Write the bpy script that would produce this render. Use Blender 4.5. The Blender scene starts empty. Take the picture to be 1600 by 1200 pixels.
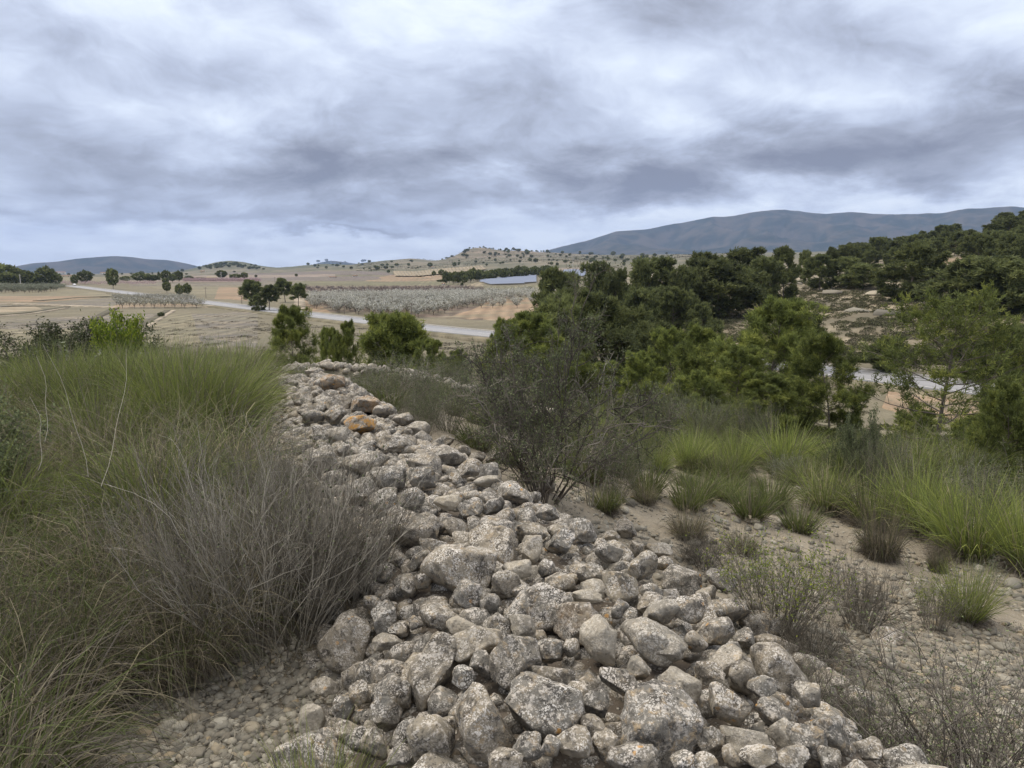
import bpy, math, random
import numpy as np
from mathutils import Vector, Matrix, Euler
R = math.radians
rng = np.random.default_rng(11)
random.seed(11)
sc = bpy.context.scene
col = sc.collection

# ------------------------------------------------------------------ camera
F_PX = 1110.0
PITCH = math.atan(186 / F_PX)
EYE = 15.0
SP, CP = math.sin(PITCH), math.cos(PITCH)
cam_d = bpy.data.cameras.new('camera')
cam = bpy.data.objects.new('camera', cam_d)
col.objects.link(cam)
cam.location = (0, 0, EYE)
cam.rotation_euler = (math.pi / 2 - PITCH, 0, 0)
cam_d.sensor_width = 36
cam_d.lens = 36 * F_PX / 1600
cam_d.clip_end = 60000
sc.camera = cam

# ------------------------------------------------------------------ world
SUN_EL, SUN_AZ = R(52), R(-60)      # azimuth measured from +Y towards +X
w = bpy.data.worlds.new('World')
sc.world = w
w.use_nodes = True
nt = w.node_tree
nt.nodes.clear()


class NB:
    """little node-building helper"""
    def __init__(s, tree):
        s.t = tree

    def n(s, typ, **kw):
        nd = s.t.nodes.new(typ)
        for k, v in kw.items():
            setattr(nd, k, v)
        return nd

    def put(s, sock, v):
        if hasattr(v, 'is_output') or isinstance(v, bpy.types.NodeSocket):
            s.t.links.new(v, sock)
        else:
            if sock.type == 'RGBA' and len(v) == 3:
                v = (*v, 1)
            sock.default_value = v

    def math(s, op, a, b=0.0, c=None, clamp=False):
        nd = s.n('ShaderNodeMath', operation=op, use_clamp=clamp)
        s.put(nd.inputs[0], a)
        s.put(nd.inputs[1], b)
        if c is not None:
            s.put(nd.inputs[2], c)
        return nd.outputs[0]

    def vmath(s, op, a, b=None, scale=None):
        nd = s.n('ShaderNodeVectorMath', operation=op)
        s.put(nd.inputs[0], a)
        if b is not None:
            s.put(nd.inputs[1], b)
        if scale is not None:
            s.put(nd.inputs['Scale'], scale)
        return nd.outputs['Value'] if op in ('LENGTH', 'DOT_PRODUCT') else nd.outputs[0]

    def mix(s, f, a, b, mode='MIX'):
        nd = s.n('ShaderNodeMix', data_type='RGBA', blend_type=mode)
        s.put(nd.inputs[0], f)
        s.put(nd.inputs[6], a)
        s.put(nd.inputs[7], b)
        return nd.outputs[2]

    def noise(s, vec, scale, detail=3, rough=.5, dist=0.0, out='Fac'):
        nd = s.n('ShaderNodeTexNoise')
        if vec is not None:
            s.put(nd.inputs['Vector'], vec)
        nd.inputs['Scale'].default_value = scale
        nd.inputs['Detail'].default_value = detail
        nd.inputs['Roughness'].default_value = rough
        nd.inputs['Distortion'].default_value = dist
        return nd.outputs[out]

    def vor(s, vec, scale, out='Distance', feature='F1', rand=1.0):
        nd = s.n('ShaderNodeTexVoronoi', feature=feature)
        s.put(nd.inputs['Vector'], vec)
        nd.inputs['Scale'].default_value = scale
        nd.inputs['Randomness'].default_value = rand
        return nd.outputs[out]

    def smooth(s, v, a, b, lo=0.0, hi=1.0):
        nd = s.n('ShaderNodeMapRange', interpolation_type='SMOOTHSTEP')
        s.put(nd.inputs['Value'], v)
        nd.inputs['From Min'].default_value = a
        nd.inputs['From Max'].default_value = b
        nd.inputs['To Min'].default_value = lo
        nd.inputs['To Max'].default_value = hi
        return nd.outputs[0]

    def ramp(s, f, stops):
        nd = s.n('ShaderNodeValToRGB')
        s.put(nd.inputs[0], f)
        e = nd.color_ramp.elements
        while len(e) > 1:
            e.remove(e[-1])
        e[0].position = stops[0][0]
        e[0].color = (*stops[0][1], 1)
        for p, c in stops[1:]:
            q = e.new(p)
            q.color = (*c, 1)
        return nd.outputs[0]


b = NB(nt)
geo = b.n('ShaderNodeTexCoord').outputs['Generated']
sep = b.n('ShaderNodeSeparateXYZ')
b.put(sep.inputs[0], geo)
X, Y, Z = sep.outputs
zc = b.math('MAXIMUM', Z, 0.0)


def deck(h, off):
    """direction projected on a cloud deck; h keeps it from racing away at the horizon"""
    den = b.math('ADD', zc, h)
    cb = b.n('ShaderNodeCombineXYZ')
    b.put(cb.inputs[0], b.math('DIVIDE', X, den))
    b.put(cb.inputs[1], b.math('DIVIDE', Y, den))
    return b.vmath('ADD', cb.outputs[0], off)


P = deck(.30, (3.1, 7.7, 0))
Q = deck(.16, (8.4, 1.3, 4.0))
warp = b.vmath('SCALE', b.vmath('SUBTRACT', b.noise(P, 1.6, 3, .5, out='Color'), (.5, .5, .5)), scale=.7)
Pw = b.vmath('ADD', P, warp)
n_big = b.noise(Pw, .8, 3, .5)
n_mid = b.noise(Pw, 3.0, 10, .62, 0.0)
# billows: rounded lumps with crisp lower edges
bw = b.vmath('ADD', P, b.vmath('SCALE', b.vmath('SUBTRACT', b.noise(P, 5.0, 5, .6, out='Color'), (.5, .5, .5)), scale=.22))
bil = b.vor(bw, 4.2, feature='SMOOTH_F1')
bil2 = b.vor(b.vmath('ADD', bw, (3, 1, 0)), 9.5, feature='SMOOTH_F1')
wisp = b.noise(b.vmath('ADD', Q, warp), 2.2, 9, .6, .5)


def blob(ax, el, sx, sel, amp):
    """soft cloud mass centred on a direction (tan azimuth ax, elevation tan el)"""
    du = b.math('DIVIDE', b.math('SUBTRACT', U, ax), sx)
    dv = b.math('DIVIDE', b.math('SUBTRACT', Vv, el), sel)
    q = b.math('ADD', b.math('MULTIPLY', du, du), b.math('MULTIPLY', dv, dv))
    e = b.math('EXPONENT', b.math('MULTIPLY', q, -1.0))
    fwd = b.math('GREATER_THAN', Y, 0.05)
    return b.math('MULTIPLY', b.math('MULTIPLY', e, amp), fwd)


Ys = b.math('MAXIMUM', Y, 0.05)
wsep = b.n('ShaderNodeSeparateXYZ')
b.put(wsep.inputs[0], b.vmath('SCALE', b.vmath('SUBTRACT', b.noise(P, 2.6, 8, .62, out='Color'), (.5, .5, .5)), scale=.30))
U = b.math('ADD', b.math('DIVIDE', X, Ys), wsep.outputs[0])
Vv = b.math('ADD', b.math('DIVIDE', Z, Ys), b.math('MULTIPLY', wsep.outputs[1], .42))
blobs = [(-.22, .125, .17, .042, .40), (-.10, .16, .14, .05, .20), (.12, .115, .16, .030, .40), (.30, .13, .20, .045, .30), (.50, .15, .22, .045, .32), (.70, .20, .16, .04, .34),
         (-.52, .12, .22, .045, .34), (-.66, .19, .16, .05, .20), (-.42, .07, .34, .014, .30), (-.60, .27, .24, .05, .18), (.22, .33, .12, .06, .26), (-.02, .22, .16, .04, .14),
         (-.19, .048, .08, .008, .45), (-.30, .044, .05, .006, .25), (.42, .29, .10, .05, .14), (-.36, .24, .14, .04, .10),
         (-.10, .34, .20, .07, -.22), (-.55, .36, .22, .04, -.10), (.62, .36, .26, .09, -.30), (.36, .22, .12, .03, -.14), (.25, .42, .5, .06, -.14),
         (-.02, .125, .05, .018, -.34), (-.41, .135, .05, .02, -.18), (.62, .085, .30, .022, -.34), (.25, .062, .30, .014, -.22), (.0, .03, .9, .018, -.20), (-.38, .20, .08, .03, -.12)]
tot = None
for bl in blobs:
    v = blob(*bl)
    tot = v if tot is None else b.math('ADD', tot, v)
dens = b.math('ADD', b.math('MULTIPLY', tot, 1.12), b.math('MULTIPLY', b.math('SUBTRACT', n_mid, .5), 1.12))
dens = b.math('ADD', dens, b.math('MULTIPLY', b.math('SUBTRACT', n_big, .5), .5))
dens = b.math('ADD', dens, b.math('MULTIPLY', b.math('SUBTRACT', wisp, .5), .12))
dens = b.math('ADD', dens, b.math('MULTIPLY', b.math('SUBTRACT', bil, .35), .36))
dens = b.math('ADD', dens, b.math('MULTIPLY', b.math('SUBTRACT', bil2, .35), .20))
dens = b.math('ADD', dens, .30)
cloud = b.ramp(dens, [(0.0, (.85, .92, 1.02)), (.14, (.75, .825, .95)), (.34, (.60, .665, .81)), (.52, (.46, .51, .635)),
                      (.72, (.335, .362, .445)), (.88, (.255, .272, .34)), (1.0, (.20, .215, .275))])
hz = b.smooth(Z, 0.0, .06, 1.0, 0.0)
cloud = b.mix(b.math('MULTIPLY', hz, .45), cloud, (.92, 1.0, 1.08))
sky = b.n('ShaderNodeTexSky', sky_type='NISHITA', sun_disc=False)
sky.sun_elevation = SUN_EL
sky.sun_rotation = SUN_AZ
sky.altitude = 500
skyc = b.vmath('SCALE', sky.outputs[0], scale=.10)
zen = b.smooth(Z, .36, .95)         # an overcast sky is brightest overhead
cloud = b.mix(zen, cloud, (1.58, 1.5, 1.40))
fin = b.mix(.96, skyc, cloud)
bg = b.n('ShaderNodeBackground')
b.put(bg.inputs[0], fin)
bg.inputs[1].default_value = 1.0
wo = b.n('ShaderNodeOutputWorld')
nt.links.new(bg.outputs[0], wo.inputs[0])

sd = bpy.data.lights.new('sun', 'SUN')
sd.energy = 2.0
sd.angle = R(14)
sd.color = (1, .91, .78)
so = bpy.data.objects.new('sun', sd)
col.objects.link(so)
sv = Vector((math.sin(SUN_AZ) * math.cos(SUN_EL), math.cos(SUN_AZ) * math.cos(SUN_EL), math.sin(SUN_EL)))
so.rotation_euler = sv.to_track_quat('Z', 'Y').to_euler()
so.location = sv * 200 + Vector((0, 0, EYE))

vs = sc.view_settings
vs.view_transform = 'Standard'
vs.look = 'None'
vs.exposure = 0.24
vs.gamma = 1
vs.use_curve_mapping = False
sc.cycles.max_bounces = 5
sc.cycles.diffuse_bounces = 3
sc.cycles.glossy_bounces = 2
sc.cycles.transmission_bounces = 3
sc.cycles.volume_bounces = 0
sc.cycles.use_denoising = True
try:
    sc.cycles.denoiser = 'OPENIMAGEDENOISE'
except Exception:
    pass


# ------------------------------------------------------------------ numpy noise
def _h(ix, iy, iz):
    n = (ix.astype(np.int64) * 374761393 + iy.astype(np.int64) * 668265263 + iz.astype(np.int64) * 2147483647) & 0xffffffff
    n = ((n ^ (n >> 13)) * 1274126177) & 0xffffffff
    n = (n ^ (n >> 16)) & 0xffffffff
    return n / 4294967295.0


def vnoise(x, y, z=None):
    x = np.asarray(x, float); y = np.asarray(y, float)
    z = np.zeros_like(x) if z is None else np.asarray(z, float)
    ix, iy, iz = np.floor(x), np.floor(y), np.floor(z)
    fx, fy, fz = x - ix, y - iy, z - iz
    fx, fy, fz = [f * f * (3 - 2 * f) for f in (fx, fy, fz)]
    r = 0
    for dx in (0, 1):
        for dy in (0, 1):
            for dz in (0, 1):
                wgt = (fx if dx else 1 - fx) * (fy if dy else 1 - fy) * (fz if dz else 1 - fz)
                r = r + wgt * _h(ix + dx, iy + dy, iz + dz)
    return r - .5


def fbm(x, y, z=None, o=4):
    r, a, f = 0, 1, 1
    for i in range(o):
        r = r + a * vnoise(x * f + 17.3 * i, y * f + 5.1 * i, None if z is None else z * f)
        a *= .5; f *= 2.03
    return r


def sstep(a, b_, x):
    t = np.clip((x - a) / (b_ - a), 0, 1)
    return t * t * (3 - 2 * t)


# ------------------------------------------------------------------ terrain height
COLS = [0, 200, 400, 600, 800, 1000, 1200, 1400, 1600]
TZ = {   # heights relative to the eye
    0.2: [-2.0, -2.0, -2.0, -2.0, -2.05, -2.1, -2.2, -2.3, -2.4],
    2: [-2.05, -2.05, -2.05, -2.0, -2.05, -2.15, -2.35, -2.5, -2.55],
    3: [-2.05, -2.05, -2.05, -2.0, -2.05, -2.25, -2.5, -2.65, -2.7],
    5: [-2.05, -2.0, -1.95, -1.95, -2.2, -2.5, -2.8, -2.95, -3.05],
    8: [-2.0, -1.95, -1.95, -2.0, -2.5, -3.0, -3.3, -3.45, -3.5],
    11: [-2.1, -2.0, -2.0, -2.15, -2.85, -3.5, -3.8, -3.9, -3.95],
    15: [-2.8, -2.5, -2.4, -2.6, -3.3, -4.1, -4.35, -4.4, -4.45],
    20: [-4.5, -4.0, -3.5, -3.4, -4.1, -4.9, -5.1, -5.1, -5.1],
    27: [-6.5, -6, -5.2, -4.8, -5.3, -6.0, -6.2, -6.2, -6.2],
    40: [-9.5, -9.5, -9, -8, -8, -8.6, -8.8, -8.8, -8.8],
    60: [-13, -13, -12.5, -12, -11.8, -11.8, -11.8, -11.8, -11.8],
    80: [-15, -15, -15, -14.7, -14.2, -14, -14, -14.2, -14.2],
    95: [-15] * 9,
    108: [-15] * 9,
}
TR = {   # rows of the picture the ground reaches at that range (1600 x 1200 frame)
    130: ['p', 'p', 'p', 'p', 'p', 532, 521, 508, 498],
    170: ['p', 'p', 'p', 'p', 512, 492, 478, 466, 455],
    220: ['p', 'p', 'p', 'p', 487, 466, 453, 436, 424],
    300: ['p', 'p', 'p', 'p', 469, 450, 434, 416, 398],
    450: ['p', 'p', 'p', 'p', 450, 437, 424, 398, 355],
    700: [438, 438, 437, 436, 432, 426, 414, 396, 356],
    1000: [434, 433, 432, 428, 422, 414, 405, 396, 360],
    1500: [431, 430, 427, 420, 411, 404, 399, 397, 372],
    2200: [429, 428, 423, 413, 403, 399, 396, 396, 390],
    3500: [428, 427, 423, 415, 405, 400, 396, 396, 394],
    6000: [427, 427, 423, 417, 408, 402, 398, 398, 398],
    14000: [424, 424, 422, 418, 412, 408, 404, 404, 404],
}


def row_z(row, r):
    return r * -math.tan(PITCH + math.atan((row - 600) / F_PX))


_r, _t = [], []
for r_, v in TZ.items():
    _r.append(r_); _t.append(v)
for r_, v in TR.items():
    _r.append(r_); _t.append([-15.0 if q == 'p' else row_z(q, r_) for q in v])
LR = np.log(np.array(_r)); TT = np.array(_t, float)
CA = np.arctan((np.array(COLS) - 800) / F_PX)
NRG, NAG = 500, 160
gl = np.linspace(LR[0], LR[-1], NRG)
ga = np.linspace(CA[0], CA[-1], NAG)
_g = np.array([np.interp(gl, LR, TT[:, j] / np.exp(LR)) for j in range(len(COLS))]).T     # interpolate z/r
_g = np.array([np.interp(gl, LR, TT[:, j]) * (gl < 4.7) + np.interp(gl, LR, TT[:, j] / np.exp(LR)) * np.exp(gl) * (gl >= 4.7)
               for j in range(len(COLS))]).T
_g = np.array([np.interp(ga, CA, _g[i]) for i in range(NRG)])
for _ in range(2):      # soften the creases of the table
    k = 4
    pad = np.pad(_g, ((k, k), (0, 0)), 'edge')
    _g = sum(pad[i:i + NRG] for i in range(2 * k + 1)) / (2 * k + 1)
    k = 6
    pad = np.pad(_g, ((0, 0), (k, k)), 'edge')
    _g = sum(pad[:, i:i + NAG] for i in range(2 * k + 1)) / (2 * k + 1)
BUMPS = [(362, 58, 2900, 500, 14), (500, 45, 3000, 500, 5), (610, 50, 2500, 400, 5), (650, 30, 2400, 300, 5),
         (742, 34, 2300, 300, 15), (800, 50, 2300, 350, 11), (870, 50, 2350, 350, 4), (1240, 14, 235, 14, 6)]

# stone wall centre line: x, y, half width, top (relative to eye)
WALL = np.array([(1.2, -1.5, 1.2, -1.62), (.95, .6, 1.2, -1.62), (.66, 2.04, 1.16, -1.6), (.44, 2.6, 1.08, -1.6), (.24, 3.45, .9, -1.58),
                 (-.52, 5.08, .88, -1.56), (-1.10, 6.0, .86, -1.55), (-1.65, 7.3, .84, -1.54), (-2.50, 9.27, .76, -1.56), (-3.35, 11.2, .62, -1.68),
                 (-3.8, 12.4, .4, -2.1)])
WALL2 = np.array([(-5.6, 15.2, .36, -2.22), (-4.0, 15.9, .38, -2.20), (-2.4, 16.2, .38, -2.40), (-1.2, 16.4, .36, -2.76), (.5, 17.0, .3, -3.35),
                  (1.8, 17.5, .25, -3.9)])


def wall_st(x, y, WL=WALL):
    best = np.full(x.shape, 1e9)
    out = [np.zeros(x.shape) for _ in range(3)]
    for i in range(len(WL) - 1):
        a, c = WL[i], WL[i + 1]
        dx, dy = c[0] - a[0], c[1] - a[1]
        L2 = dx * dx + dy * dy
        t = np.clip(((x - a[0]) * dx + (y - a[1]) * dy) / L2, 0, 1)
        qx, qy = a[0] + t * dx, a[1] + t * dy
        d = np.hypot(x - qx, y - qy)
        side = np.sign((x - a[0]) * dy - (y - a[1]) * dx)      # + right of the line
        m = d < best
        best = np.where(m, d, best)
        out[0] = np.where(m, d * side, out[0])
        out[1] = np.where(m, a[2] + t * (c[2] - a[2]), out[1])
        out[2] = np.where(m, a[3] + t * (c[3] - a[3]), out[2])
    return out


def base_h(x, y):
    x = np.asarray(x, float); y = np.asarray(y, float)
    r = np.maximum(np.hypot(x, y), .25)
    a = np.arctan2(x, y)
    i = np.clip((np.log(r) - gl[0]) / (gl[1] - gl[0]), 0, NRG - 1.001)
    j = np.clip((a - ga[0]) / (ga[1] - ga[0]), 0, NAG - 1.001)
    i0, j0 = i.astype(int), j.astype(int)
    fi, fj = i - i0, j - j0
    z = (_g[i0, j0] * (1 - fi) * (1 - fj) + _g[i0 + 1, j0] * fi * (1 - fj) + _g[i0, j0 + 1] * (1 - fi) * fj + _g[i0 + 1, j0 + 1] * fi * fj)
    pxs = np.tan(np.clip(a, -1.4, 1.4)) * F_PX + 800
    for p0, sx, r0, dr, amp in BUMPS:
        z = z + amp / F_PX * r0 * np.exp(-((pxs - p0) / sx) ** 2 - ((r - r0) / dr) ** 2)
    # relief
    flat = sstep(-14.95, -13.0, z)
    z = z + flat * sstep(12, 60, r) * (1 - sstep(700, 1500, r)) * 1.1 * fbm(x / 14, y / 14)
    z = z + sstep(800, 1600, r) * 7 * fbm(x / 170, y / 170, o=5)
    z = z + (1 - sstep(30, 60, r)) * (.22 * fbm(x / 1.7, y / 1.7, o=3) + .05 * fbm(x * 2.2, y * 2.2, o=3))
    return z


def H(x, y, walls=True):
    """absolute height of the ground"""
    x = np.asarray(x, float); y = np.asarray(y, float)
    z = base_h(x, y)
    if walls:
        for WL, low in ((WALL, .10), (WALL2, .08)):
            t, hw, top = wall_st(x, y, WL)
            u = np.abs(t) / hw
            s = sstep(.45, 1.3, u)
            z = np.maximum(z, (top - low) * (1 - s) + z * s) * (u < 1.3) + z * (u >= 1.3)
    return z + EYE


def h1(x, y, walls=True):
    return float(H(np.array([x]), np.array([y]), walls)[0])


def ray(px, py):
    u, v = (px - 800) / F_PX, (py - 600) / F_PX
    return np.array([u, CP - SP * v, -SP - CP * v])


RS = np.exp(np.linspace(math.log(1.2), math.log(12000), 900))


def ground(px, py, walls=False, lift=0.0, rmin=0):
    d = ray(px, py)
    hx = math.hypot(d[0], d[1])
    t = RS / hx
    t = t[RS > rmin]
    z = EYE + t * d[2] - H(t * d[0], t * d[1], walls) - lift
    k = np.argmax(z < 0) if (z < 0).any() else len(t) - 1
    k = max(k, 1)
    a, c = z[k - 1], z[k]
    f = np.clip(a / (a - c + 1e-9), 0, 1)
    tt = t[k - 1] + (t[k] - t[k - 1]) * f
    return np.array([tt * d[0], tt * d[1], EYE + tt * d[2]])


def at(px, r, row=500):
    """ground point at horizontal range r in the picture column px"""
    d = ray(px, row)
    hx = math.hypot(d[0], d[1])
    x, y = d[0] / hx * r, d[1] / hx * r
    return x, y, h1(x, y, False)


def z_at_row(r, row):
    return EYE + row_z(row, r)


# ------------------------------------------------------------------ mesh helpers
def mesh(name, V, F, mats=None, attrs=None, smooth=False, midx=None):
    me = bpy.data.meshes.new(name)
    V = np.ascontiguousarray(V, np.float32); n = len(V)
    if isinstance(F, (list, tuple)) and len(F) and isinstance(F[0], np.ndarray):
        Fs = [np.asarray(f, np.int32) for f in F if len(f)]
    else:
        Fs = [np.asarray(F, np.int32)]
    loops = np.concatenate([f.ravel() for f in Fs])
    tots = np.concatenate([np.full(len(f), f.shape[1], np.int32) for f in Fs])
    starts = np.concatenate([[0], np.cumsum(tots)[:-1]]).astype(np.int32)
    me.vertices.add(n); me.vertices.foreach_set('co', V.ravel())
    me.loops.add(len(loops)); me.loops.foreach_set('vertex_index', loops)
    me.polygons.add(len(tots)); me.polygons.foreach_set('loop_start', starts)
    me.polygons.foreach_set('loop_total', tots)
    if smooth:
        me.polygons.foreach_set('use_smooth', np.ones(len(tots), bool))
    if midx is not None:
        me.polygons.foreach_set('material_index', np.asarray(midx, np.int32))
    for k, a in (attrs or {}).items():
        a = np.asarray(a, np.float32)
        if a.ndim == 1:
            at_ = me.attributes.new(k, 'FLOAT', 'POINT'); at_.data.foreach_set('value', a)
        else:
            at_ = me.attributes.new(k, 'FLOAT_COLOR', 'POINT')
            at_.data.foreach_set('color', np.hstack([a, np.ones((n, 1), np.float32)]).astype(np.float32).ravel())
    for m in (mats if isinstance(mats, (list, tuple)) else [mats]):
        if m is not None:
            me.materials.append(m)
    me.update(calc_edges=True)
    return me


def obj(name, data, parent=None, loc=None, rot=None, scale=None, **tags):
    o = bpy.data.objects.new(name, data)
    col.objects.link(o)
    if parent is not None:
        o.parent = parent
    if loc is not None: o.location = [float(q) for q in loc]
    if rot is not None: o.rotation_euler = rot
    if scale is not None: o.scale = scale if hasattr(scale, '__len__') else (scale,) * 3
    for k, v in tags.items():
        if v is not None:
            o[k] = v
    return o


def copy_tree(src, loc, rotz, scale, **tags):
    o = src.copy(); col.objects.link(o)
    o.location = [float(q) for q in loc]; o.rotation_euler = (0, 0, rotz)
    o.scale = scale if hasattr(scale, '__len__') else (scale,) * 3
    for k in ('label', 'category', 'group'):
        if k in o: del o[k]
    for k, v in tags.items():
        if v is not None:
            o[k] = v
    for ch in src.children:
        c = ch.copy(); col.objects.link(c); c.parent = o
    return o


def unit(v):
    return v / np.maximum(np.linalg.norm(v, axis=-1, keepdims=True), 1e-9)


def grow(root, d, L, S, droop=0.0, wob=.1, g=None):
    """polylines: root (N,3), direction (N,3), length (N) -> (N,S+1,3)"""
    N = len(root); P = np.zeros((N, S + 1, 3)); P[:, 0] = root
    d = unit(d); step = (np.asarray(L) / S)[:, None]
    droop = np.broadcast_to(np.asarray(droop, float), (N,))
    for i in range(S):
        P[:, i + 1] = P[:, i] + d * step
        d = d + wob * rng.normal(size=(N, 3))
        d[:, 2] -= droop * (i + 1) / S
        d = unit(d)
    return P


def branch(P, n, t0, t1, spread, Lf, S, droop=0.0, wob=.12, up=0.0):
    N, K = P.shape[:2]
    idx = np.repeat(np.arange(N), n)
    t = rng.uniform(t0, t1, len(idx)) * (K - 1.001)
    k = t.astype(int); f = (t - k)[:, None]
    A, B = P[idx, k], P[idx, k + 1]
    st = A + (B - A) * f
    plen = np.linalg.norm(np.diff(P, axis=1), axis=2).sum(1)[idx]
    d = unit(B - A) + spread * rng.normal(size=(len(idx), 3))
    d[:, 2] += up
    L = plen * rng.uniform(Lf[0], Lf[1], len(idx)) * (1.15 - .5 * t / (K - 1))
    return grow(st, d, L, S, droop, wob), idx


def tubes(P, r0, r1, k=3):
    N, K = P.shape[:2]
    T = unit(np.gradient(P, axis=1))
    ref = np.zeros_like(T); ref[..., 0] = .31; ref[..., 1] = .88; ref[..., 2] = .35
    u = unit(np.cross(T, ref)); v = np.cross(T, u)
    rad = (np.asarray(r0)[..., None] + (np.asarray(r1)[..., None] - np.asarray(r0)[..., None]) * np.linspace(0, 1, K))
    rad = np.broadcast_to(rad, (N, K))[..., None]
    V = np.stack([P + rad * (math.cos(a) * u + math.sin(a) * v) for a in np.linspace(0, 2 * math.pi, k, endpoint=False)], 2)
    base = (np.arange(N)[:, None, None] * K + np.arange(K - 1)[None, :, None]) * k + np.arange(k)[None, None, :]
    nxt = (np.arange(N)[:, None, None] * K + np.arange(K - 1)[None, :, None]) * k + (np.arange(k) + 1)[None, None, :] % k
    Fq = np.stack([base, nxt, nxt + k, base + k], -1).reshape(-1, 4)
    return V.reshape(-1, 3), Fq, k


def ribbons(P, w0, w1=0.0, tw=None):
    N, K = P.shape[:2]
    T = unit(np.gradient(P, axis=1))
    side = unit(np.cross(T, rng.normal(size=(N, 1, 3)) + np.zeros((N, K, 3))))
    wd = np.broadcast_to(np.asarray(w0)[..., None] * (1 - np.linspace(0, 1, K) ** 1.5) + w1, (N, K))[..., None]
    V = np.stack([P - side * wd, P + side * wd], 2)
    base = (np.arange(N)[:, None] * K + np.arange(K - 1)[None, :]) * 2
    Fq = np.stack([base, base + 1, base + 3, base + 2], -1).reshape(-1, 4)
    return V.reshape(-1, 3), Fq, 2


def tris_at(C, D, L, Wd):
    """pointed blades: centre C, direction D, length L, half width Wd"""
    N = len(C); D = unit(D)
    s = unit(np.cross(D, rng.normal(size=(N, 3))))
    L = np.broadcast_to(L, (N,))[:, None]; Wd = np.broadcast_to(Wd, (N,))[:, None]
    V = np.stack([C - s * Wd, C + s * Wd, C + D * L], 1).reshape(-1, 3)
    return V, np.arange(N * 3).reshape(-1, 3)


def leaves_at(C, L, asp=.5):
    """small four-cornered leaves lying every way"""
    N = len(C)
    d = unit(rng.normal(size=(N, 3))); s = unit(np.cross(d, rng.normal(size=(N, 3))))
    L = np.broadcast_to(L, (N,))[:, None] * rng.uniform(.6, 1.3, (N, 1))
    V = np.stack([C, C + d * L * .5 + s * L * asp * .5, C + d * L, C + d * L * .5 - s * L * asp * .5], 1).reshape(-1, 3)
    return V, np.arange(N * 4).reshape(-1, 4)


def join(parts):
    """parts: list of (V, F, {attr: per-vertex array})"""
    Vs, F3, F4, off = [], [], [], 0
    at_ = {}
    keys = set().union(*[p[2].keys() for p in parts])
    for V, F, A in parts:
        Vs.append(V)
        (F3 if F.shape[1] == 3 else F4).append(F + off)
        for k in keys:
            at_.setdefault(k, []).append(np.asarray(A.get(k, np.zeros(len(V)))))
        off += len(V)
    Fs = []
    if F3: Fs.append(np.concatenate(F3))
    if F4: Fs.append(np.concatenate(F4))
    return np.concatenate(Vs), Fs, {k: np.concatenate(v) for k, v in at_.items()}


# ------------------------------------------------------------------ materials
def new_mat(name):
    m = bpy.data.materials.new(name); m.use_nodes = True
    t = m.node_tree; t.nodes.clear()
    nb = NB(t)
    bs = nb.n('ShaderNodeBsdfPrincipled')
    ou = nb.n('ShaderNodeOutputMaterial')
    t.links.new(bs.outputs[0], ou.inputs[0])
    bs.inputs['Specular IOR Level'].default_value = .25
    return m, nb, bs, ou


def bump(nb, bs, hgt, strength=.5, dist=.01):
    bp = nb.n('ShaderNodeBump'); bp.inputs['Strength'].default_value = strength
    bp.inputs['Distance'].default_value = dist
    nb.put(bp.inputs['Height'], hgt)
    nb.t.links.new(bp.outputs[0], bs.inputs['Normal'])


def foliage_mat(name, stops, rough=.75, trans=.25, vary=.25):
    """colour from the 'tint' attribute of each blade or leaf, shifted a little per plant"""
    m, nb, bs, ou = new_mat(name)
    tint = nb.n('ShaderNodeAttribute', attribute_name='tint').outputs['Fac']
    c = nb.ramp(tint, stops)
    rnd = nb.n('ShaderNodeObjectInfo').outputs['Random']
    val = nb.math('ADD', nb.math('MULTIPLY', rnd, vary * 2), 1 - vary)
    c = nb.vmath('SCALE', c, scale=val)
    nb.put(bs.inputs['Base Color'], c)
    bs.inputs['Roughness'].default_value = rough
    if trans > 0:
        tr = nb.n('ShaderNodeBsdfTranslucent')
        nb.put(tr.inputs[0], c)
        mx = nb.n('ShaderNodeMixShader'); mx.inputs[0].default_value = trans
        nb.t.links.new(bs.outputs[0], mx.inputs[1]); nb.t.links.new(tr.outputs[0], mx.inputs[2])
        nb.t.links.new(mx.outputs[0], ou.inputs[0])
    return m


def plain_mat(name, c1, c2, scale=5.0, rough=.85, bmp=0.0, detail=4, spec=.25):
    m, nb, bs, ou = new_mat(name)
    pos = nb.n('ShaderNodeNewGeometry').outputs['Position']
    n = nb.noise(pos, scale, detail, .6)
    nb.put(bs.inputs['Base Color'], nb.mix(nb.smooth(n, .3, .7), c1, c2))
    bs.inputs['Roughness'].default_value = rough
    bs.inputs['Specular IOR Level'].default_value = spec
    if bmp: bump(nb, bs, n, .6, bmp)
    return m


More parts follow.
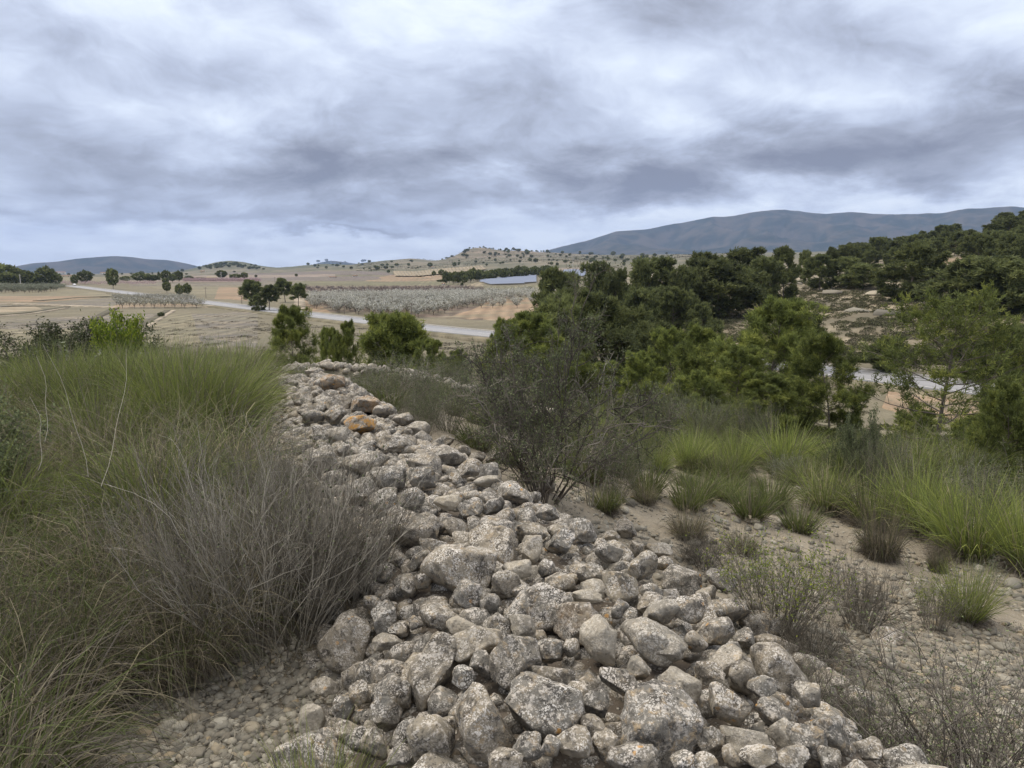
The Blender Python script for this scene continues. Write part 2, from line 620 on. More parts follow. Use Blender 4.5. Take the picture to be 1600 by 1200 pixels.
def stone_mat(name):
    m, nb, bs, ou = new_mat(name)
    pos = nb.n('ShaderNodeNewGeometry').outputs['Position']
    nrm = nb.n('ShaderNodeNewGeometry').outputs['Normal']
    rnd = nb.math('FRACT', nb.math('ADD', nb.n('ShaderNodeObjectInfo').outputs['Random'],
                                   nb.n('ShaderNodeAttribute', attribute_name='rnd').outputs['Fac']))
    ora = nb.n('ShaderNodeAttribute', attribute_name='orange', attribute_type='OBJECT').outputs['Fac']
    pale = nb.n('ShaderNodeAttribute', attribute_name='pale', attribute_type='OBJECT').outputs['Fac']
    p2 = nb.vmath('ADD', pos, nb.vmath('SCALE', (13, 7, 5), scale=rnd))
    big = nb.noise(p2, 7, 4, .6, .4)
    mid = nb.noise(p2, 26, 5, .65, .3)
    fine = nb.noise(p2, 95, 4, .7)
    base = nb.ramp(nb.math('ADD', nb.math('MULTIPLY', rnd, .62), nb.math('MULTIPLY', big, .38)),
                   [(.12, (.14, .135, .122)), (.32, (.20, .186, .16)), (.5, (.265, .232, .18)), (.66, (.155, .148, .132)), (.88, (.33, .285, .21))])
    tan = nb.math('MULTIPLY', nb.smooth(mid, .5, .68), nb.math('ADD', nb.math('MULTIPLY', nb.math('FRACT', nb.math('MULTIPLY', rnd, 7.3)), .7), .15))
    c = nb.mix(tan, base, (.42, .32, .195))
    # dark crust
    drk = nb.math('MULTIPLY', nb.smooth(nb.noise(p2, 15, 6, .72, .6), .48, .61), .8)
    c = nb.mix(drk, c, (.052, .047, .042))
    # pale lichen discs, three sizes, patchy and mostly on faces open to the sky
    sepn = nb.n('ShaderNodeSeparateXYZ'); nb.put(sepn.inputs[0], nrm)
    upm = nb.smooth(sepn.outputs[2], -.45, .75, .12, 1.0)
    wp = nb.vmath('ADD', p2, nb.vmath('SCALE', nb.vmath('SUBTRACT', nb.noise(p2, 90, 3, .6, out='Color'), (.5, .5, .5)), scale=.013))
    patch = nb.noise(p2, 11, 4, .65)
    lich = None
    for sc_, lo, hi, pl in ((34, .25, .31, .52), (70, .28, .34, .47), (130, .32, .42, .46)):
        d = nb.vor(wp, sc_)
        spot = nb.smooth(d, hi, lo)
        spot = nb.math('MULTIPLY', spot, nb.smooth(patch, pl - .04, pl + .12))
        lich = spot if lich is None else nb.math('MAXIMUM', lich, spot)
    amt = nb.math('ADD', .5, nb.math('MULTIPLY', nb.math('FRACT', nb.math('MULTIPLY', rnd, 3.7)), .5))
    lich = nb.math('MULTIPLY', nb.math('MULTIPLY', lich, upm), amt)
    lcol = nb.mix(nb.math('FRACT', nb.math('MULTIPLY', rnd, 11.0)), (.74, .71, .66), (.60, .56, .51))
    c = nb.mix(lich, c, lcol)
    crust = nb.math('MULTIPLY', nb.smooth(nb.noise(p2, 34, 6, .78), .535, .60), nb.math('MULTIPLY', upm, .8))
    c = nb.mix(crust, c, (.56, .515, .455))
    pits = nb.smooth(nb.noise(p2, 60, 5, .8), .60, .68)
    c = nb.mix(nb.math('MULTIPLY', pits, .75), c, (.05, .045, .04))
    # orange lichen
    o1 = nb.math('MULTIPLY', nb.smooth(nb.noise(p2, 12, 7, .75), .44, .56), ora)
    o2 = nb.math('MULTIPLY', nb.smooth(nb.vor(wp, 16), .20, .14), nb.smooth(nb.noise(p2, 4, 2, .5), .60, .66))
    c = nb.mix(nb.math('MINIMUM', nb.math('ADD', o1, nb.math('MULTIPLY', o2, .7)), .92), c, (.52, .27, .06))
    c = nb.mix(nb.math('MULTIPLY', pale, .72), c, nb.mix(mid, (.36, .31, .23), (.56, .52, .44)))
    c = nb.vmath('SCALE', c, scale=nb.math('ADD', .84, nb.math('MULTIPLY', fine, .34)))
    nb.put(bs.inputs['Base Color'], c)
    bs.inputs['Roughness'].default_value = .92
    hgt = nb.math('ADD', nb.math('MULTIPLY', mid, 1.0), nb.math('ADD', nb.math('MULTIPLY', fine, .38), nb.math('MULTIPLY', pits, -.5)))
    bump(nb, bs, hgt, .9, .016)
    return m


STONE = stone_mat('lichened limestone')
BARK = plain_mat('bark', (.10, .085, .07), (.19, .165, .14), 22, .95, .01)
TWIG_GREY = foliage_mat('grey dead twigs', [(0, (.085, .075, .06)), (.5, (.195, .177, .145)), (1, (.43, .40, .335))], .9, 0, .12)
TWIG_DARK = foliage_mat('dark twigs', [(0, (.055, .047, .042)), (.7, (.12, .105, .09)), (1, (.26, .235, .20))], .9, 0, .1)
GRASS = foliage_mat('esparto blades', [(0, (.085, .072, .06)), (.2, (.20, .175, .14)), (.38, (.38, .33, .20)), (.44, (.09, .105, .04)),
                                       (.72, (.14, .175, .052)), (1, (.30, .335, .085))], .6, .25, .36)
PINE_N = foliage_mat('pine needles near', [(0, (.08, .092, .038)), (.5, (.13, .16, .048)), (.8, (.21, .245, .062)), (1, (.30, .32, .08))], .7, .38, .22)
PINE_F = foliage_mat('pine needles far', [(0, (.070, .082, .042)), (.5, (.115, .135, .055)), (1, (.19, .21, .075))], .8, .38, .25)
LEAF_GREY = foliage_mat('grey green leaves', [(0, (.07, .08, .045)), (.5, (.12, .145, .07)), (1, (.21, .24, .12))], .75, .2, .2)
LEAF_BRIGHT = foliage_mat('yellow green leaves', [(0, (.09, .14, .02)), (.5, (.18, .25, .03)), (1, (.36, .40, .05))], .7, .3, .1)
LEAF_DARK = foliage_mat('dark green leaves', [(0, (.035, .045, .02)), (.6, (.065, .08, .035)), (1, (.12, .13, .06))], .7, .15, .2)
SCRUB = foliage_mat('low scrub', [(0, (.06, .052, .038)), (.45, (.085, .085, .045)), (1, (.14, .145, .075))], .85, .1, .25)
BLOSSOM = foliage_mat('white blossom', [(0, (.16, .165, .11)), (.35, (.40, .395, .335)), (1, (.72, .71, .67))], .8, .25, .12)
BLOSSOM_P = foliage_mat('pink blossom', [(0, (.20, .16, .13)), (.4, (.38, .28, .29)), (1, (.55, .42, .45))], .8, .2, .1)
BARE = foliage_mat('bare purple grey twigs', [(0, (.085, .068, .066)), (.5, (.13, .105, .105)), (1, (.20, .165, .165))], .9, .05, .12)
OLIVE = foliage_mat('silver green leaves', [(0, (.10, .11, .07)), (.5, (.18, .20, .14)), (1, (.33, .34, .27))], .8, .2, .12)

# ground ------------------------------------------------------------------
m, nb, bs, ou = new_mat('ground soil and stones')
GROUND = m
pos = nb.n('ShaderNodeNewGeometry').outputs['Position']
vc = nb.n('ShaderNodeVertexColor', layer_name='soil').outputs[0]
rough_at = nb.n('ShaderNodeAttribute', attribute_name='near').outputs['Fac']
n1 = nb.noise(pos, 1.3, 6, .65)
n2 = nb.noise(pos, 14, 6, .7)
n3 = nb.noise(pos, .07, 5, .6, .5)
c = nb.mix(nb.math('MULTIPLY', nb.smooth(n1, .42, .6), .5), vc, nb.mix(.5, vc, (.20, .165, .12), 'MULTIPLY'))
c = nb.vmath('SCALE', c, scale=nb.math('ADD', .62, nb.math('MULTIPLY', n2, .8)))
c = nb.vmath('SCALE', c, scale=nb.math('ADD', .60, nb.math('MULTIPLY', n3, .8)))
stp = nb.vmath('MULTIPLY', pos, (.35, 1.0, 1.0))
c = nb.mix(nb.math('MULTIPLY', nb.smooth(nb.noise(stp, .09, 7, .7, .4), .48, .60), nb.math('MULTIPLY', nb.math('SUBTRACT', 1.0, rough_at), .6)), c, (.13, .12, .085))
peb = nb.smooth(nb.vor(pos, 26), .30, .18)
peb2 = nb.smooth(nb.vor(pos, 60), .34, .20)
pm = nb.math('MULTIPLY', nb.math('MAXIMUM', nb.math('MULTIPLY', peb, nb.smooth(nb.noise(pos, 6, 3, .6), .42, .56)), nb.math('MULTIPLY', peb2, .6)), rough_at)
c = nb.mix(nb.math('MULTIPLY', pm, .7), c, (.40, .375, .32))
nb.put(bs.inputs['Base Color'], c)
bs.inputs['Roughness'].default_value = .95
bump(nb, bs, nb.math('ADD', n2, pm), .8, .02)


def soil_mat(name, c1, c2, c3, sc1=.25, sc2=2.5, stretch=None, bmp=.05, sc0=.03):
    m, nb, bs, ou = new_mat(name)
    pos = nb.n('ShaderNodeNewGeometry').outputs['Position']
    a = nb.noise(pos, sc1, 5, .62, .3); d = nb.noise(pos, sc2, 5, .7); e = nb.noise(pos, sc0, 3, .5)
    st = nb.vmath('MULTIPLY', pos, (.35, 1.0, 1.0))
    f = nb.noise(st, .06, 7, .68, .4)
    c = nb.mix(nb.smooth(a, .42, .58), c1, c2)
    c = nb.mix(nb.math('MULTIPLY', nb.smooth(d, .46, .58), .85), c, c3)
    c = nb.mix(nb.math('MULTIPLY', nb.smooth(f, .46, .60), .6), c, (.15, .14, .095))
    c = nb.mix(nb.math('MULTIPLY', nb.smooth(nb.noise(st, .11, 6, .7), .55, .66), .5), c, (.33, .28, .20))
    wv = nb.n('ShaderNodeTexWave'); nb.put(wv.inputs['Vector'], nb.vmath('MULTIPLY', pos, (.8, .5, 0)))
    wv.inputs['Scale'].default_value = .09; wv.inputs['Distortion'].default_value = 3.0; wv.inputs['Detail'].default_value = 4
    c = nb.vmath('SCALE', c, scale=nb.math('ADD', .84, nb.math('MULTIPLY', wv.outputs['Fac'], .28)))
    c = nb.vmath('SCALE', c, scale=nb.math('ADD', .6, nb.math('MULTIPLY', e, .8)))
    nb.put(bs.inputs['Base Color'], c)
    bs.inputs['Roughness'].default_value = .95
    bump(nb, bs, d, .6, bmp)
    return m


SOILS = {
    'tan': soil_mat('dry tan soil', (.24, .205, .135), (.185, .165, .11), (.14, .13, .09)),
    'orange': soil_mat('orange earth', (.315, .215, .14), (.27, .195, .13), (.21, .16, .11)),
    'sand': soil_mat('pale sandy soil', (.36, .30, .215), (.30, .245, .17), (.25, .205, .145)),
    'grey': soil_mat('grey weedy soil', (.165, .15, .13), (.235, .20, .15), (.11, .10, .085), .12, 1.2),
    'olive': soil_mat('dry grass cover', (.19, .17, .105), (.15, .145, .09), (.11, .11, .07)),
    'brown': soil_mat('ploughed brown soil', (.17, .13, .10), (.15, .115, .09), (.12, .095, .075)),
    'dark': soil_mat('dark weed strip', (.09, .082, .058), (.115, .10, .065), (.065, .06, .042)),
    'purple': soil_mat('far bare orchards', (.145, .12, .115), (.175, .15, .135), (.115, .095, .092)),
    'path': soil_mat('pale dirt track', (.40, .345, .27), (.36, .305, .23), (.31, .26, .2)),
    'pinkish': soil_mat('far pinkish soil', (.29, .23, .195), (.24, .19, .16), (.20, .165, .14)),
}

# ------------------------------------------------------------------ terrain mesh
ang = np.concatenate([np.linspace(-math.pi, R(-46), 34)[:-1], np.linspace(R(-46), R(46), 400), np.linspace(R(46), math.pi, 34)[1:]])
rad = np.concatenate([np.exp(np.linspace(math.log(.3), math.log(12500), 430)), [14000]])
A, Rr = np.meshgrid(ang, rad)
gx, gy = Rr * np.sin(A), Rr * np.cos(A)
gz = H(gx.ravel(), gy.ravel()).reshape(gx.shape)
nr, na = gx.shape
V = np.stack([gx, gy, gz], -1).reshape(-1, 3)
ii = np.arange(nr - 1)[:, None] * na + np.arange(na - 1)[None, :]
Fq = np.stack([ii, ii + 1, ii + na + 1, ii + na], -1).reshape(-1, 4)[:, ::-1]
V = np.vstack([V, [[0, 0, h1(0, .3)]]])
ci = len(V) - 1
Ft = np.stack([np.arange(na - 1), np.full(na - 1, ci), np.arange(1, na)], -1)
x_, y_ = V[:, 0], V[:, 1]
r_ = np.hypot(x_, y_)
px_ = np.where(y_ > 0, x_ / np.maximum(y_, .01) * F_PX + 800, -3000)
near = np.array([.27, .235, .18]); leftc = np.array([.13, .11, .08]); mid = np.array([.18, .16, .11])
far = np.array([.19, .175, .12]); slope = np.array([.34, .29, .21])
S = np.tile(near, (len(V), 1))
t_, hw_, _q = wall_st(x_, y_)
l = (1 - sstep(-.2, .3, t_)) * (1 - sstep(14, 18, r_)); S = S * (1 - l[:, None]) + leftc * l[:, None]
gr = np.exp(-((x_ + 1.0) / .7) ** 2 - ((y_ - 2.2) / .7) ** 2)[:, None]; S = S * (1 - gr) + np.array([.12, .105, .08]) * gr
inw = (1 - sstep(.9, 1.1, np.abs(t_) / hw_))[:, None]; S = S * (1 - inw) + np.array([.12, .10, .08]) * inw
k = sstep(16, 30, r_)[:, None]; S = S * (1 - k) + mid * k
rs = (sstep(900, 1050, px_) * sstep(112, 125, r_) * (1 - sstep(480, 650, r_)))[:, None]
pn = sstep(-.12, .18, fbm(x_ / 9, y_ / 4 + 3, o=4))[:, None]
S = S * (1 - rs) + (slope * pn + np.array([.17, .145, .10]) * (1 - pn)) * rs
k = sstep(600, 1200, r_)[:, None]; pn = sstep(-.2, .25, fbm(x_ / 60, y_ / 90, o=4))[:, None]
S = S * (1 - k) + (np.array([.20, .175, .125]) * pn + np.array([.115, .115, .075]) * (1 - pn)) * k
hb = (np.exp(-((px_ - 770) / 90) ** 2) * sstep(1700, 2000, r_) * (1 - sstep(3000, 3500, r_)))
band = sstep(-.2, .6, np.sin(V[:, 2] / 2.6 + 2 * fbm(x_ / 200, y_ / 200)))
hb = (hb * .7)[:, None]; S = S * (1 - hb) + (np.array([.30, .235, .19]) * band[:, None] + np.array([.13, .115, .08]) * (1 - band[:, None])) * hb
hl = (sstep(250, 300, px_) * (1 - sstep(600, 640, px_)) * sstep(2300, 2600, r_))[:, None]
S = S * (1 - hl) + np.array([.085, .095, .055]) * hl
me = mesh('ground', V, [Ft, Fq], GROUND, {'soil': S, 'near': 1 - sstep(20, 45, r_)}, smooth=True)
obj('ground', me, kind='structure')


# ------------------------------------------------------------------ sheets on the ground (fields, tracks, road)
def sheet(name, quad, mat, lift=.06, nu=70, nv=26, kind='structure', label=None, jag=.0):
    """quad: four picture points, near-left, near-right, far-right, far-left, laid on the ground"""
    c = [ground(*q) for q in quad]
    u, v = np.meshgrid(np.linspace(0, 1, nu), np.linspace(0, 1, nv))
    P = sum(wt[..., None] * q[None, None, :2] for wt, q in
            (((1 - u) * (1 - v), c[0]), (u * (1 - v), c[1]), (u * v, c[2]), ((1 - u) * v, c[3])))
    x, y = P[..., 0].ravel(), P[..., 1].ravel()
    if jag:
        rr_ = np.hypot(x, y)
        nx = fbm(x / (rr_ * .03), y / (rr_ * .06), o=3); ny = fbm(x / (rr_ * .03) + 9, y / (rr_ * .06), o=3); x = x + jag * rr_ * .10 * nx; y = y + jag * rr_ * .22 * ny
    z = H(x, y, False) + lift + np.hypot(x, y) * .0003
    zg = z.reshape(nv, nu)
    drop = .25 + lift
    zg[0] -= drop; zg[-1] -= drop; zg[1:-1, 0] -= drop; zg[1:-1, -1] -= drop
    z = zg.ravel()
    i = np.arange(nv - 1)[:, None] * nu + np.arange(nu - 1)[None, :]
    F = np.stack([i, i + 1, i + nu + 1, i + nu], -1).reshape(-1, 4)
    return obj(name, mesh(name, np.stack([x, y, z], -1), F, mat, smooth=True), kind=kind)


def strip(name, pts, wid, mat, lift=.08, n=14, kind='structure'):
    """ribbon on the ground along picture points, width in metres"""
    c = np.array([ground(*p)[:2] for p in pts])
    s = np.concatenate([[0], np.cumsum(np.linalg.norm(np.diff(c, axis=0), axis=1))])
    t = np.linspace(0, s[-1], n * (len(pts) - 1) + 1)
    cx, cy = np.interp(t, s, c[:, 0]), np.interp(t, s, c[:, 1])
    d = unit(np.stack([np.gradient(cx), np.gradient(cy)], -1))
    nrm = np.stack([-d[:, 1], d[:, 0]], -1)
    wv = np.interp(t, s, wid if hasattr(wid, '__len__') else [wid] * len(pts))
    rows = []
    for o in (-.5, -.46, .46, .5):
        q = np.stack([cx, cy], -1) + nrm * (wv * o)[:, None]
        rows.append(np.column_stack([q, H(q[:, 0], q[:, 1], False) + (lift if abs(o) < .48 else -.25) + np.hypot(q[:, 0], q[:, 1]) * .0006]))
    V = np.stack(rows, 1).reshape(-1, 3)
    i = np.arange(len(t) - 1)[:, None] * 4 + np.arange(3)[None, :]
    F = np.stack([i, i + 1, i + 5, i + 4], -1).reshape(-1, 4)
    return obj(name, mesh(name, V, F, mat, smooth=True), kind=kind)


FIELDS = [  # name, soil, quad
    ('field', 'grey', [(-60, 545), (420, 545), (420, 486), (-60, 500)], .2),
    ('field', 'tan', [(-60, 548), (250, 548), (120, 513), (-60, 516)], .2),
    ('field', 'tan', [(205, 545), (330, 545), (300, 487), (258, 487)], .2),
    ('field', 'sand', [(-60, 493), (75, 484), (60, 479), (-60, 482)], .1),
    ('field', 'grey', [(-60, 486), (20, 478), (100, 479), (-60, 476)], .1),
    ('field', 'orange', [(-60, 474), (60, 473), (190, 462), (-60, 464)], .1),
    ('field', 'tan', [(-60, 464), (190, 464), (130, 452), (-60, 458)], .1),
    ('field', 'grey', [(60, 476), (190, 480), (190, 465), (60, 474)], .1),
    ('field', 'orange', [(170, 482), (330, 480), (300, 475), (190, 474)], .1),
    ('field', 'olive', [(190, 474), (300, 474), (300, 464), (200, 463)], .1),
    ('field', 'tan', [(300, 462), (470, 478), (470, 448), (230, 448)], .1),
    ('field', 'orange', [(335, 467), (392, 471), (392, 450), (345, 448)], .15),
    ('field', 'brown', [(478, 488), (760, 502), (800, 458), (478, 455)], .1),
    ('field', 'orange', [(478, 489), (520, 494), (478, 458), (468, 458)], .1),
    ('field', 'orange', [(690, 498), (840, 500), (836, 464), (780, 468)], .15),
    ('field', 'brown', [(470, 456), (800, 458), (720, 446), (470, 447)], .1),
    ('field', 'orange', [(560, 440), (690, 440), (690, 430), (610, 430)], .2),
    ('field', 'olive', [(440, 446), (720, 445), (690, 440), (440, 440)], .1),
    ('field', 'grey', [(200, 447), (470, 446), (470, 441), (200, 441)], .1),
    ('field', 'pinkish', [(180, 441), (400, 442), (400, 437), (180, 436)], .1),
    ('field', 'purple', [(400, 440), (600, 438), (600, 432), (400, 433)], .1),
    ('field', 'pinkish', [(300, 436), (520, 433), (520, 429), (300, 430)], .1),
    ('field', 'tan', [(90, 438), (180, 441), (180, 434), (90, 433)], .1),
    ('field', 'purple', [(350, 430), (620, 430), (600, 424), (350, 426)], .1),
    ('field', 'sand', [(730, 450), (760, 447), (750, 440), (726, 446)], .1),
    ('field', 'olive', [(760, 456), (850, 460), (840, 446), (760, 447)], .1),
    ('field', 'pinkish', [(870, 428), (925, 428), (925, 419), (870, 419)], .05),
    ('field', 'sand', [(735, 447), (838, 430), (838, 426), (790, 430)], .05),
    ('bank', 'orange', [(1385, 640), (1640, 690), (1640, 636), (1400, 612)], .2),
    ('bank', 'orange', [(1455, 415), (1510, 412), (1505, 404), (1470, 403)], .05),
]
for i, (nm, s, q, jg) in enumerate(FIELDS):
    sheet(nm, q, SOILS[s], lift=.03 + .005 * i, jag=jg)
strip('path', [(-40, 477), (20, 475), (100, 478), (180, 481), (300, 481), (340, 478)], 3.2, SOILS['path'], .16)
strip('path', [(-40, 498), (50, 491), (104, 482)], 1.6, SOILS['path'], .16)
strip('ditch', [(-40, 496), (50, 489), (105, 480)], 2.4, SOILS['dark'], .16)
strip('ditch', [(120, 512), (178, 483)], 2.4, SOILS['dark'], .16)
strip('ditch', [(200, 523), (262, 486)], 2.2, SOILS['dark'], .16)
strip('path', [(212, 523), (271, 486)], 1.4, SOILS['path'], .16)
strip('path', [(470, 484), (468, 470), (464, 462)], 4.5, SOILS['path'], .16)
strip('path', [(1395, 424), (1380, 416), (1372, 412)], 3.0, SOILS['path'], .3)
strip('hedge_strip', [(60, 471), (120, 466), (170, 464)], 5.0, SOILS['dark'], .16)
# striped young plantation on the far slope: each soil row is a strip
for k in range(26):
    xb = 622 + k * 5.4
    yb = 433 - max(0, (k - 6)) * .55
    strip('plantation_row', [(xb, yb), (xb - 5 - (k > 9) * 1, yb - 8 + max(0, k - 10) * .1)], 4.2 * 1.3, SOILS['sand' if k % 1 == 0 else 'orange'], .9, 3)

# road: two lane pale asphalt, with verge, kerb-like gutter and edge lines
m, nb, bs, ou = new_mat('pale worn asphalt')
pos = nb.n('ShaderNodeNewGeometry').outputs['Position']
c = nb.mix(nb.noise(pos, .6, 4, .6), (.24, .24, .25), (.30, .30, .31))
c = nb.mix(nb.math('MULTIPLY', nb.noise(pos, 9, 4, .7), .3), c, (.25, .25, .26))
nb.put(bs.inputs['Base Color'], c)
bs.inputs['Roughness'].default_value = .6
bs.inputs['Specular IOR Level'].default_value = .3
ASPH = m
WHITE = plain_mat('white road paint', (.72, .72, .70), (.6, .6, .58), 3)
CONC = plain_mat('concrete', (.38, .36, .33), (.30, .285, .26), 2.5)
rp = [(122, 449), (260, 467), (420, 487), (590, 503), (750, 523), (985, 553), (1200, 581), (1380, 597), (1640, 618)]
rc = np.array([ground(*p)[:2] for p in rp])
co_ = np.polyfit(rc[:, 0], rc[:, 1], 2)
rx = np.linspace(rc[0, 0] - 20, rc[-1, 0] + 70, 160)
ry = np.polyval(co_, rx)
rd = unit(np.stack([np.gradient(rx), np.gradient(ry)], -1)); rn = np.stack([-rd[:, 1], rd[:, 0]], -1)
ROAD_Z = H(rx, ry, False)
ROAD_Z = np.convolve(np.pad(ROAD_Z, 8, 'edge'), np.ones(17) / 17, 'valid')


def road_strip(name, o0, o1, mat, z0, z1=None, zb=None, **kw):
    z1 = z0 if z1 is None else z1
    q0 = np.column_stack([rx + rn[:, 0] * o0, ry + rn[:, 1] * o0, ROAD_Z + z0])
    q1 = np.column_stack([rx + rn[:, 0] * o1, ry + rn[:, 1] * o1, ROAD_Z + z1])
    rows = [q0, q1]
    if zb is not None:
        a, d = q0.copy(), q1.copy(); a[:, 2] = ROAD_Z + zb; d[:, 2] = ROAD_Z + zb
        rows = [a, q0, q1, d]
    V = np.stack(rows, 1).reshape(-1, 3); n = len(rows)
    i = np.arange(len(rx) - 1)[:, None] * n + np.arange(n - 1)[None, :]
    return obj(name, mesh(name, V, np.stack([i, i + 1, i + n + 1, i + n], -1).reshape(-1, 4), mat), **kw)


road_strip('verge', -8.0, 8.0, SOILS['tan'], .30, zb=-.6, kind='structure')
road_strip('road', -4.0, 4.0, ASPH, .50, zb=.2, kind='structure')
road_strip('edge_line', -3.65, -3.5, WHITE, .506, kind='structure')
road_strip('edge_line', 3.5, 3.65, WHITE, .506, kind='structure')
road_strip('kerb', 5.2, 5.8, CONC, .58, zb=.2, kind='structure')
road_strip('gutter', 4.3, 5.1, SOILS['dark'], .34, kind='structure')
for k in range(2, 156, 3):      # centre dashes
    a, d = rx[k], rx[k + 1]
    q = []
    for kk, sx in ((k, 1), (k + 1, 1)):
        for o in (-.06, .06):
            q.append((rx[kk] + rn[kk, 0] * o, ry[kk] + rn[kk, 1] * o, ROAD_Z[kk] + .507))
    obj('centre_dash', mesh('centre_dash', q, np.array([[0, 1, 3, 2]]), WHITE), kind='structure')

# ------------------------------------------------------------------ mountains
m, nb, bs, ou = new_mat('wooded mountain side')
pos = nb.n('ShaderNodeNewGeometry').outputs['Position']
n1 = nb.noise(pos, .0035, 7, .65, .4); n2 = nb.noise(pos, .012, 6, .7)
c = nb.mix(nb.smooth(n1, .40, .62), (.028, .042, .036), (.085, .080, .066))
c = nb.mix(nb.math('MULTIPLY', nb.smooth(n2, .54, .66), .45), c, (.095, .095, .09))
nb.put(bs.inputs['Base Color'], c); bs.inputs['Roughness'].default_value = 1
bs.inputs['Specular IOR Level'].default_value = 0
MOUNT = m


def mountain(name, ridge, r0, depth, seed, rough=.16):
    px = np.array([p[0] for p in ridge], float); py = np.array([p[1] for p in ridge], float)
    nu, nv = 260, 60
    up = np.linspace(px[0], px[-1], nu)
    rows = np.interp(up, px, py)
    k = np.ones(9) / 9; rows = np.convolve(np.pad(rows, 4, 'edge'), k, 'valid')
    a = np.arctan((up - 800) / F_PX)
    zr = np.array([row_z(q, r0) for q in rows]) + EYE
    v = np.linspace(-1, 1, nv)
    Vs = np.zeros((nv, nu, 3))
    for j, t in enumerate(v):
        wander = 1 + .05 * fbm(up / 90 + seed, up * 0 + 1)
        r = r0 * wander + t * depth
        x, y = r * np.sin(a), r * np.cos(a)
        g = H(x, y, False) - 20
        prof = (1 - abs(t)) ** 1.15
        gul = 1 - np.abs(fbm(x / 900 + seed, y / 1500, o=5)) * 1.4 * rough / .16 * np.sin(np.clip(abs(t), 0, 1) * math.pi) ** .8
        top = (zr - g) * (r / r0 * .15 + .85)
        Vs[j, :, 0], Vs[j, :, 1] = x, y
        Vs[j, :, 2] = g + top * prof * np.clip(gul, .2, 1.1)
        if abs(t) < .03: Vs[j, :, 2] = np.minimum(Vs[j, :, 2], g + top)
    i = np.arange(nv - 1)[:, None] * nu + np.arange(nu - 1)[None, :]
    F = np.stack([i, i + 1, i + nu + 1, i + nu], -1).reshape(-1, 4)
    return obj(name, mesh(name, Vs.reshape(-1, 3), F, MOUNT, smooth=True), kind='structure')


mountain('mountain', [(820, 404), (860, 388), (900, 378), (930, 369), (960, 362), (1000, 356), (1040, 349), (1080, 343), (1120, 339), (1170, 334),
                      (1210, 331), (1240, 333), (1260, 337), (1300, 338), (1330, 340), (1360, 343), (1400, 344), (1440, 342), (1500, 339), (1560, 338),
                      (1640, 343), (1750, 360), (1850, 400)], 9000, 2600, 3)
mountain('mountain', [(-40, 426), (10, 419), (40, 414), (60, 411), (100, 409), (130, 405), (160, 403), (190, 401), (215, 402), (240, 405), (270, 406),
                      (300, 411), (330, 419), (360, 427)], 9000, 1500, 9, .1)
mountain('mountain', [(-200, 412), (-120, 405), (-60, 408), (-10, 413), (20, 421), (40, 428)], 10500, 1300, 12, .1)
mountain('mountain', [(480, 420), (500, 411), (520, 407), (540, 409), (560, 412), (580, 409), (600, 408), (640, 412), (670, 420)], 10000, 1200, 15, .1)


# ------------------------------------------------------------------ rocks
def ico(sub):
    import bmesh
    bm = bmesh.new(); bmesh.ops.create_icosphere(bm, subdivisions=sub, radius=1)
    V = np.array([v.co[:] for v in bm.verts]); F = np.array([[v.index for v in f.verts] for f in bm.faces])
    bm.free(); return V, F


ICO = {s: ico(s) for s in (1, 2, 3, 4)}


def rock(sub, seed, cuts=11, rough=1.0):
    r = np.random.default_rng(seed)
    V, F = ICO[sub]; V = V.copy()
    for _ in range(cuts):
        n = unit(r.normal(size=3)); d = r.uniform(.46, .80)
        ex = np.maximum(0, V @ n - d)
        V = V - n * (ex * .97)[:, None]
    nrm = unit(V); o = r.uniform(0, 50, 3)
    amp = .13 * fbm(*(V * 1.5 + o).T, o=2) + .075 * rough * fbm(*(V * 4 + o).T, o=3)
    if sub > 3: amp = amp + .035 * rough * fbm(*(V * 13 + o).T, o=2)
    V = V + nrm * amp[:, None]
    lo, hi = V.min(0), V.max(0)
    V = (V - (lo + hi) / 2) / ((hi - lo) / 2)
    return V, F


RK4 = [mesh('stone', *rock(4, 100 + i, 10 + i % 9, .8 + (i % 3) * .3), STONE, smooth=True) for i in range(16)]
RK3 = [mesh('stone', *rock(3, 200 + i, 8 + i % 5), STONE, smooth=True) for i in range(14)]
RK2 = [rock(2, 300 + i, 7) for i in range(12)]
RK1 = [rock(1, 400 + i, 5) for i in range(10)]

